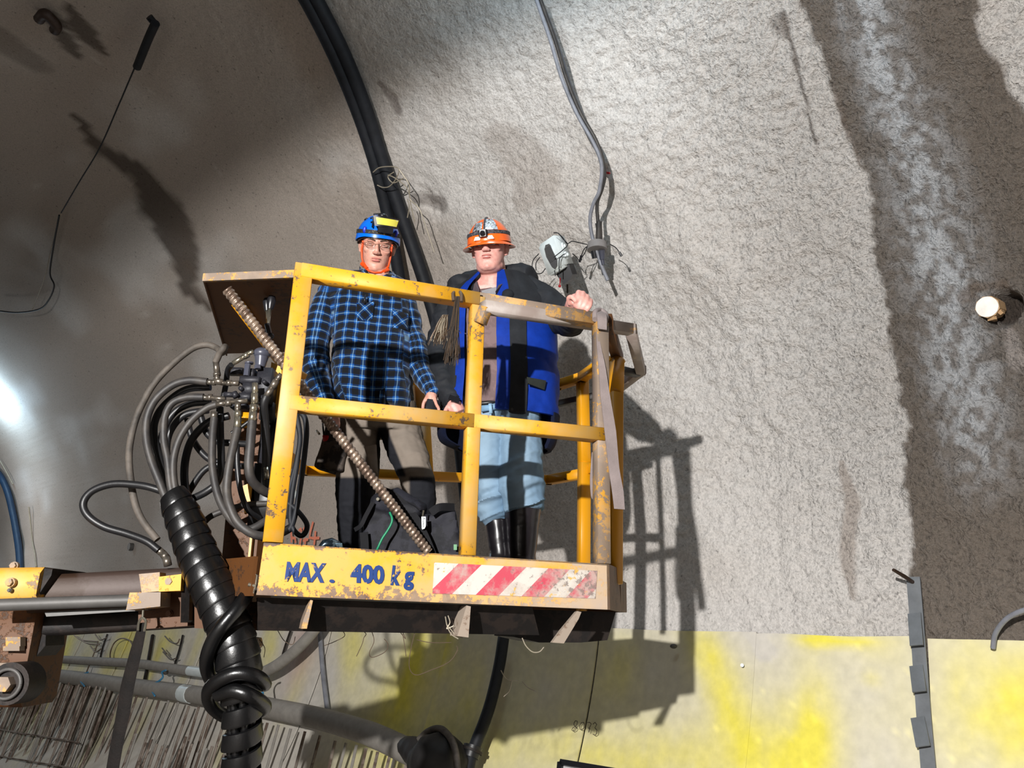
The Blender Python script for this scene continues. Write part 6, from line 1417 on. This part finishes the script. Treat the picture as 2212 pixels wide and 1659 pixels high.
for v_ in (.40, .68):
    b = MB(); c = fr_[1]*(1-v_)+fr_[2]*v_+dpt*.45; sd = np.cross(dpt, ey); sd /= np.linalg.norm(sd); sd = sd if sd@V(1, 0, 0) > 0 else -sd
    b.cyl(c+sd*.002, c+sd*.012, .030, .026, 16); b.cyl(c+sd*.012, c+sd*.022, .014, .012, 12); obj('cable_gland', b, M_['white_plastic'], fb)
for c in ([(1196, 503, .62), (1206, 504, .62), (1216, 516, .60), (1226, 528, .60), (1216, 540, .6), (1196, 556, .62)], [(1268, 528, .36), (1250, 524, .45), (1236, 521, .5), (1225, 526, .56), (1216, 514, .58), (1206, 504, .6)], [(1164, 548, .5), (1152, 562, .5), (1150, 578, .5), (1158, 590, .5), (1170, 590, .5), (1178, 580, .5)], [(1166, 556, .5), (1158, 568, .5), (1158, 584, .5)], [(1208, 590, .6), (1208, 562, .6), (1214, 552, .56), (1222, 548, .54)], [(1198, 584, .6), (1199, 590, .6), (1200, 596, .6)], [(1237, 548, .4), (1246, 556, .3), (1250, 562, .2)]):
    b = MB(); b.tube(wl(c, .5), .0033, 6); obj('loose_lead', b, M_['cable_black'], fb)
b = MB(); c = w3(1209, 618, .5); b.ell(c, .010, n=10, m=8); b.cyl(w3(1210, 600, .5), c, .003, n=6); obj('red_bead', b, M_['red'], fb)
b = MB(); b.bar(w3(1225, 600, .30), w3(1226, 632, .25), .012, .012); b.bar(w3(1218, 560, .02), w3(1220, 575, .34), .02, .02); obj('wall_bracket', b, M_['dark_steel'], fb)
# hook rod with red end above the socket
b = MB(); b.tube([W(1300, 372, .0), W(1316, 374, .16)], .008, 8); single('hook_pin', b, M_['red'], 'small red-ended pin where the grey cables bend', 'pin')
# bolt head in its pocket
rb_ = thing('rock_bolt', 'white-capped rock bolt with wooden wedges in a dark pocket on the right', 'bolt', W(2140, 665, .0))
c = W(2136, 664, -.02); out = -(NN*math.cos(WS(2136, 664)[1])+V(0, 0, math.sin(WS(2136, 664)[1]))); r_ = 22*M(c)
b = MB(); b.cyl(c-out*.10, c+out*.035, r_, n=28); obj('bolt_cap', b, mat('chalky_white_cap', (236, 232, 224), .8, bump=.2, bscale=80, dist=.003), rb_)
b = MB(); b.cyl(c-out*.10, c+out*.028, r_*1.09, n=9); obj('collar_ring', b, M_['wood'], rb_, smooth=False)
for (x0, y0, x1, y1) in ((2120, 641, 2134, 636), (2136, 690, 2150, 686), (2158, 670, 2162, 676)):
    b = MB(); p0, p1 = W(x0, y0, -.03), W(x1, y1, -.01); b.bar(p0, p1, .018, .018, up=out, ch=0); b.bar((p0+p1)/2-out*.06, (p0+p1)/2, .016, .02, up=V(0, 0, 1), ch=0); obj('wood_wedge', b, M_['wood'], rb_, smooth=False)
# small plate bolts
for (x, y, r_, lab) in ((281, 1181, 8, 'small round bolt head on the lining above the boom'), (634, 1068, 10, 'round white bolt plate behind the hanging hoses')):
    t = thing('wall_bolt', lab, 'bolt', W(x, y)); c = W(x, y, .03); k = M(c); o_ = -(NN*math.cos(WS(x, y)[1])+V(0, 0, math.sin(WS(x, y)[1])))
    b = MB(); b.cyl(c-o_*.06, c+o_*.02, r_*k, n=20); obj('bolt_cap', b, M_['white_plastic'] if x > 500 else M_['grey_steel'], t); b = MB(); b.cyl(c-o_*.10, c, r_*.4*k, n=8); obj('bolt_stem', b, M_['wood'] if x > 500 else M_['dark_steel'], t)
b = MB(); b.cyl(W(1603, 1437, .05), W(1603, 1437, .09), .010, n=10); single('sheet_screw', b, 'white_plastic', 'tiny pale screw in the yellow sheet left of the vertical seam', 'screw')
b = MB(); c = W(1455, 1396, .10); b.ell(c, (.022, .014, .014)); single('sheet_clip', b, 'grey_steel', 'small grey clip near the top edge of the sheet in the basket shadow', 'clip')
# steel strip with bent tabs
st_ = thing('perforated_strip', 'grey steel strip with punched-out tabs on the seam of the yellow sheets', 'steel strip', W(1990, 1500, .1))
pl_ = [(1972, 1246), (1979, 1330), (1984, 1400), (1990, 1480), (1996, 1560), (2003, 1640), (2008, 1700)]
p = wl(pl_, .075); vs = []; n = len(p)
for c in p:
    for (a, o_) in ((-.033, 0), (.033, 0), (.033, -.008), (-.033, -.008)): vs.append(c-AX*a-NN*o_)
b = MB(); b.add(vs, [(i*4+j, i*4+(j+1) % 4, (i+1)*4+(j+1) % 4, (i+1)*4+j) for i in range(n-1) for j in range(4)]+[(0, 1, 2, 3), ((n-1)*4+3, (n-1)*4+2, (n-1)*4+1, (n-1)*4)]); obj('strip', b, M_['steel_clip'], st_, smooth=False)
for (x0, y0, x1, y1) in ((1975, 1325, 1980, 1394), (1979, 1438, 1986, 1494), (1982, 1550, 1994, 1612)):
    a, c = W(x0, y0, .09), W(x1, y1, .14); b = MB()
    b.bar(a, c, .062, .007, up=np.cross(AX, c-a), ch=0); obj('tab', b, M_['steel_clip'], st_, smooth=False)
b = MB(); b.tube([W(1974, 1259, .06), W(1955, 1246, .16), W(1930, 1231, .26)], [.010, .010, .008], 8); single('bent_nail', b, M_['rust'], 'rusty bent nail sticking out of the top of the steel strip', 'nail')
wcable('grey_hose', [(2145, 1400, .09), (2150, 1370, .12), (2168, 1343, .16), (2192, 1326, .18), (2230, 1312, .2)], 5.5, .14, 'cable_grey', 'grey hose curving down over the sheet at the right edge', 'hose')
# orange spray marks and pencil number
def strokes(name, sts, r, off, m, par, lab=None):
    b = MB()
    for s_l in sts:
        p = [W(x, y, off) for x, y in s_l]; vs = []; n = len(p)
        for i, c in enumerate(p):
            t = p[min(i+1, n-1)]-p[max(i-1, 0)]; t /= np.linalg.norm(t); sd = np.cross(t, NN); sd /= np.linalg.norm(sd)
            for (a, e) in ((-1, 0), (1, 0), (1, .003), (-1, .003)): vs.append(c+sd*a*r+NN*e)
        b.add(vs, [(i*4+j, i*4+(j+1) % 4, (i+1)*4+(j+1) % 4, (i+1)*4+j) for i in range(n-1) for j in range(4)]+[(0, 1, 2, 3), ((n-1)*4+3, (n-1)*4+2, (n-1)*4+1, (n-1)*4)])
    return obj(name, b, M_[m], par, smooth=False, label=lab)
strokes('spray_marking', [[(628, 1143), (629, 1158), (629.5, 1172)], [(629, 1161), (637, 1163), (638, 1173)], [(645, 1146), (649, 1142), (651, 1149)], [(656, 1139), (657, 1146)], [(650, 1161), (647, 1176)], [(654, 1168), (665, 1165)], [(660, 1162), (658, 1176)], [(676, 1127), (671, 1145), (668, 1161), (678, 1163), (689, 1162)], [(681, 1147), (680, 1160), (678, 1177)]], .015, .075, 'orange_paint', wall_o, 'orange spray-painted survey number')
X8 = lambda a, b: (1210+a/22.12, 1540+b/22.12)
strokes('number_marking', [[X8(*q_) for q_ in s_l] for s_l in ([(820, 400), (720, 370), (655, 480), (650, 580), (720, 650), (800, 560), (820, 420)], [(720, 650), (590, 720), (550, 820), (620, 870), (720, 830), (780, 740), (720, 650)], [(1120, 450), (1000, 470), (920, 620), (930, 780), (1040, 800), (1140, 700), (1150, 560), (1120, 450)], [(1290, 460), (1400, 450), (1480, 530), (1400, 700), (1360, 930)], [(1330, 720), (1430, 770)], [(1560, 540), (1660, 450), (1740, 560), (1650, 710), (1750, 830), (1730, 1000), (1650, 1060), (1560, 1020)])], .0019, .105, 'marker', wall_o, 'hand-written number 8073')
# left background: conduits, rebars, ties
wcable('conduit', [(40, 1418), (80, 1421), (174, 1427), (289, 1433), (350, 1441), (405, 1449), (470, 1455), (520, 1459), (558, 1455), (590, 1442), (621, 1420), (650, 1394), (678, 1362), (700, 1325)], 10.5, .30, 'conduit', 'thinner upper conduit that bends up behind the hose bundle', 'pipe')
wcable('conduit', [(30, 1448), (80, 1455), (174, 1466), (260, 1479), (376, 1494), (451, 1505), (520, 1517), (590, 1531), (685, 1551), (780, 1578), (830, 1598), (880, 1622), (940, 1650)], 19, .34, 'conduit', 'thick lower conduit above the row of rebars', 'pipe')
b = MB(); b.tube(wl([(410, 1449), (425, 1451), (440, 1453), (450, 1455)], .31), 10.8*M(W(430, 1450, .34)), 12); single('cable_marker', b, 'white_plastic', 'white marker sleeve on the upper conduit', 'marker')
b = MB(); b.tube(wl([(396, 1497), (405, 1499), (414, 1500)], .345), 18.5*M(W(408, 1507, .34)), 14, True); single('pipe_label', b, M_['white_plastic'], 'pale sticker wrapped under the lower conduit', 'label')
for c, lab in (([(334, 1503), (328, 1490), (332, 1478), (345, 1470), (352, 1462), (350, 1452), (358, 1448)], 'blue twine tying the conduits left of the hose bundle'), ([(568, 1500), (566, 1478), (572, 1466), (580, 1462)], 'blue twine knot right of the hose bundle'), ([(182, 1482), (174, 1470), (178, 1458), (190, 1452)], 'faint blue twine around the lower conduit at far left')):
    b = MB(); b.tube(wl(c, .40), .010, 6); single('binding_twine', b, 'blue_tie', lab, 'twine')
def reb(x, y, off, r, dz=2.4):
    s, ph = WS(x, y, off); p = wall(s, ph, off); ln = min(dz, (p[2]-.02)/math.cos(.21)); d = V(0, 0, -math.cos(.21))-NN*math.sin(.21)
    return [p+d*ln*k/4+AX*(.012*math.sin(k*1.1+x)) for k in range(5)]
rbl = thing('rebar_row', 'row of rusty upright reinforcing bars under the lower conduit', 'rebar', W(330, 1600, .2))
ra = random.Random(11); xs = []
x = -150
while x < 250: xs.append((x, 1466+(x+0)*.045+ra.uniform(-6, 10), ra.uniform(.16, .42))); x += ra.uniform(2.0, 5.5)
x = 225
while x < 900: xs.append((x, 1485+(x-225)*.185*(1+(x-225)/2600)+ra.uniform(0, 5), .24+ra.uniform(-.03, .03))); x += ra.uniform(13, 24)*(1+(x-225)/900)*(1 if ra.random() > .2 else .4)
for k in range(16): xs.append((300+k*13+ra.uniform(-4, 4), 1600+ra.uniform(-18, 30), .5))
for (x, y, o_) in xs[-290:]:
    b = MB(); b.tube(reb(x, y, o_, 0), .0125 if x > 220 else .012, 6); obj('rebar', b, M_['rebar'] if ra.random() > .25 else M_['conduit'], rbl)
for (y, x0, x1) in ((1560, -100, 200), (1610, -150, 300)):
    b = MB(); b.tube(wl([(x_, y+(x_-x0)*.16+ra.uniform(-1, 1)) for x_ in range(x0, x1, 30)], .36), .009, 6); obj('rebar', b, M_['rebar'], rbl)
for (x0, y0, x1, y1, r) in ((690, 1352, 708, 1540, .022), (1080, 1450, 1080, 1460, .0)):
    if r: b = MB(); b.tube(wl([(x0, y0), ((x0+x1)/2-2, (y0+y1)/2), (x1, y1)], .09), r, 8); single('steel_rod', b, 'cable_grey', 'grey rod standing against the sheets under the lettering', 'rod')
for (pts, lab) in (([(395, 1372), (388, 1402), (378, 1434)], 'thin dark rod right of the lashing strap'), ([(628, 1362), (615, 1400), (605, 1436)], 'dark thin rod right of the hose bundle'), ([(330, 1372), (322, 1420), (312, 1475)], 'dark flat bar right of the lashing strap behind the conduits'), ([(232, 1370), (222, 1398), (216, 1424)], 'short brown rod left of the lashing strap')):
    b = MB(); b.tube(wl(pts, .10), .022 if 'bar' in lab else .012, 6); single('steel_rod', b, 'dark_steel', lab, 'rod')
wires('loose_wire', 'curly tie wires on the far sheets left of the lashing strap', [[tuple(W(x, y, .2)[:0]) or (x, y, float(W(x, y, .2)[1])) for x, y in c] for c in ([(160, 1372), (175, 1382), (200, 1385), (212, 1386)], [(172, 1380), (190, 1390), (215, 1392)], [(240, 1435), (238, 1412), (246, 1390), (262, 1379), (280, 1384), (290, 1402)], [(205, 1370), (216, 1382), (230, 1378)], [(195, 1396), (206, 1408), (218, 1402)], [(212, 1388), (200, 1420), (188, 1450), (180, 1480)])], 'wire', .009)
wires('loose_wire', 'curly tie wires on the far sheets between strap and hose bundle', [[(x, y, float(W(x, y, .2)[1])) for x, y in c] for c in ([(356, 1374), (368, 1386), (382, 1390), (388, 1380)], [(352, 1408), (368, 1424), (380, 1422)], [(350, 1400), (360, 1412)], [(345, 1445), (356, 1456), (366, 1452)])], 'wire', .008)
# dark cable, valve lump and brown hose behind the basket shadow
wcable('riser_cable', [(1092, 1340), (1086, 1390), (1078, 1440), (1062, 1510), (1046, 1560), (1030, 1600), (1016, 1640), (1008, 1690)], 13, .30, 'cable_black', 'thick dark cable coming down behind the basket shadow')
cp = thing('pipe_coupling', 'black hose coupling at the foot of the dark cable', 'coupling', W(1015, 1635, .34)); b = MB(); b.tube([W(1022, 1612, .30), W(1015, 1636, .30)], [21*M(W(1020, 1620, .3)), 19*M(W(1020, 1620, .3))], 16); obj('coupling_body', b, M_['rubber'], cp); b = MB(); b.tube([W(1020, 1618, .30), W(1018, 1624, .30)], 25*M(W(1020, 1620, .3)), 16); obj('clamp_ring', b, M_['dark_steel'], cp)
b = MB(); c = W(948, 1640, .45); k = M(c); b.ell(c, (62*k, 50*k, 50*k)); b.ell(W(915, 1640, .45), (36*k, 36*k, 36*k)); b.tube([W(900, 1625, .45), W(880, 1615, .4)], [26*k, 22*k], 14); v, f, nn = remesh(b, .02, 3); v = folds(v, nn, .02, (5, 5, 5), 97)
single('covered_valve', (v, f), mat('black_bin_liner', (30, 28, 28), .6), 'dark wrapped pipe end where the lower conduit stops', 'pipe end')
wcable('brown_hose', [(905, 1598), (925, 1580), (950, 1574), (970, 1590), (982, 1616), (988, 1660), (988, 1700)], 7.5, .52, 'rubber_pale', 'brown hose arching over the dark wrapped pipe end', 'hose')
# far-left cables on the lining
wcable('water_hose', [(-20, 1010), (0, 1028), (16, 1062), (28, 1110), (37, 1160), (42, 1200), (44, 1250)], 7, .10, 'blue_cable', 'dark blue hose curving down the lining at the left edge', 'hose')
wcable('thin_line', [(62, 1095), (66, 1130), (70, 1170), (75, 1196), (78, 1225)], 1.6, .06, 'wire_pale', 'short pale line hanging on the lining near the blue hose', 'line')
wcable('thin_line', [(0, 995), (14, 1020), (28, 1046)], 1.4, .06, 'wire_pale', 'pale line end above the blue hose at the left edge', 'line')
wcable('thin_line', [(330, 55), (300, 125), (255, 230), (215, 320), (170, 395), (132, 460)], 1.5, .20, 'cable_black', 'thin line stretched from the ceiling hook down to the lower hook', 'line')
b = MB(); b.tube(wl([(336, 50), (320, 85), (296, 145)], .18), .035, 8); b.tube(wl([(322, 36), (332, 48), (340, 56)], .12), .03, 8); single('ceiling_rod', b, 'cable_black', 'dark rod hanging from a hook high on the left', 'rod')
wcable('thin_line', [(132, 460), (112, 530), (96, 600), (70, 668)], 1.1, .15, 'wire_pale', 'pale line from the lower hook to the bottom loop', 'line')
wcable('thin_line', [(128, 465), (116, 530), (108, 590), (117, 618), (104, 650), (84, 668), (40, 675), (0, 672)], 1.6, .16, 'cable_black', 'dark line looping to the left edge of the lining', 'line')
b = MB(); b.tube(wl([(84, 42), (96, 30), (110, 40), (122, 56), (118, 66)], .10), .045, 8); single('ceiling_hook', b, M_['rust'], 'rusty curved hook at the top left of the lining', 'hook')
# framed board corner at the bottom edge
bf = thing('framed_board', 'black-framed board whose corner shows at the bottom edge', 'board', W(1290, 1760, .4))
o0, ox, oy = W(1213, 1648, .45), W(1330, 1668, .42), W(1203, 1760, .45)
ux, uy = (ox-o0), (oy-o0); nz = np.cross(ux, uy); nz /= np.linalg.norm(nz)
b = MB(); b.prism([o0, o0+ux*1.6, o0+ux*1.6+uy*1.4, o0+uy*1.4], nz*.02); obj('board_face', b, mat('pale_board', (196, 194, 196), .5), bf, smooth=False)
b = MB()
for a, c in ((o0, o0+ux*1.6), (o0+ux*1.6, o0+ux*1.6+uy*1.4), (o0+ux*1.6+uy*1.4, o0+uy*1.4), (o0+uy*1.4, o0)): b.bar(a, c, .03, .045, up=nz, ch=0)
obj('board_frame', b, M_['black_plastic'], bf, smooth=False)
b = MB(); b.bar(o0+ux*.1+uy*1.4, o0+ux*.1+uy*1.4-V(0, 0, 2.0), .04, .04); b.bar(o0+ux*1.5+uy*1.4, o0+ux*1.5+uy*1.4-V(0, 0, 2.0), .04, .04); obj('board_leg', b, M_['black_plastic'], bf)
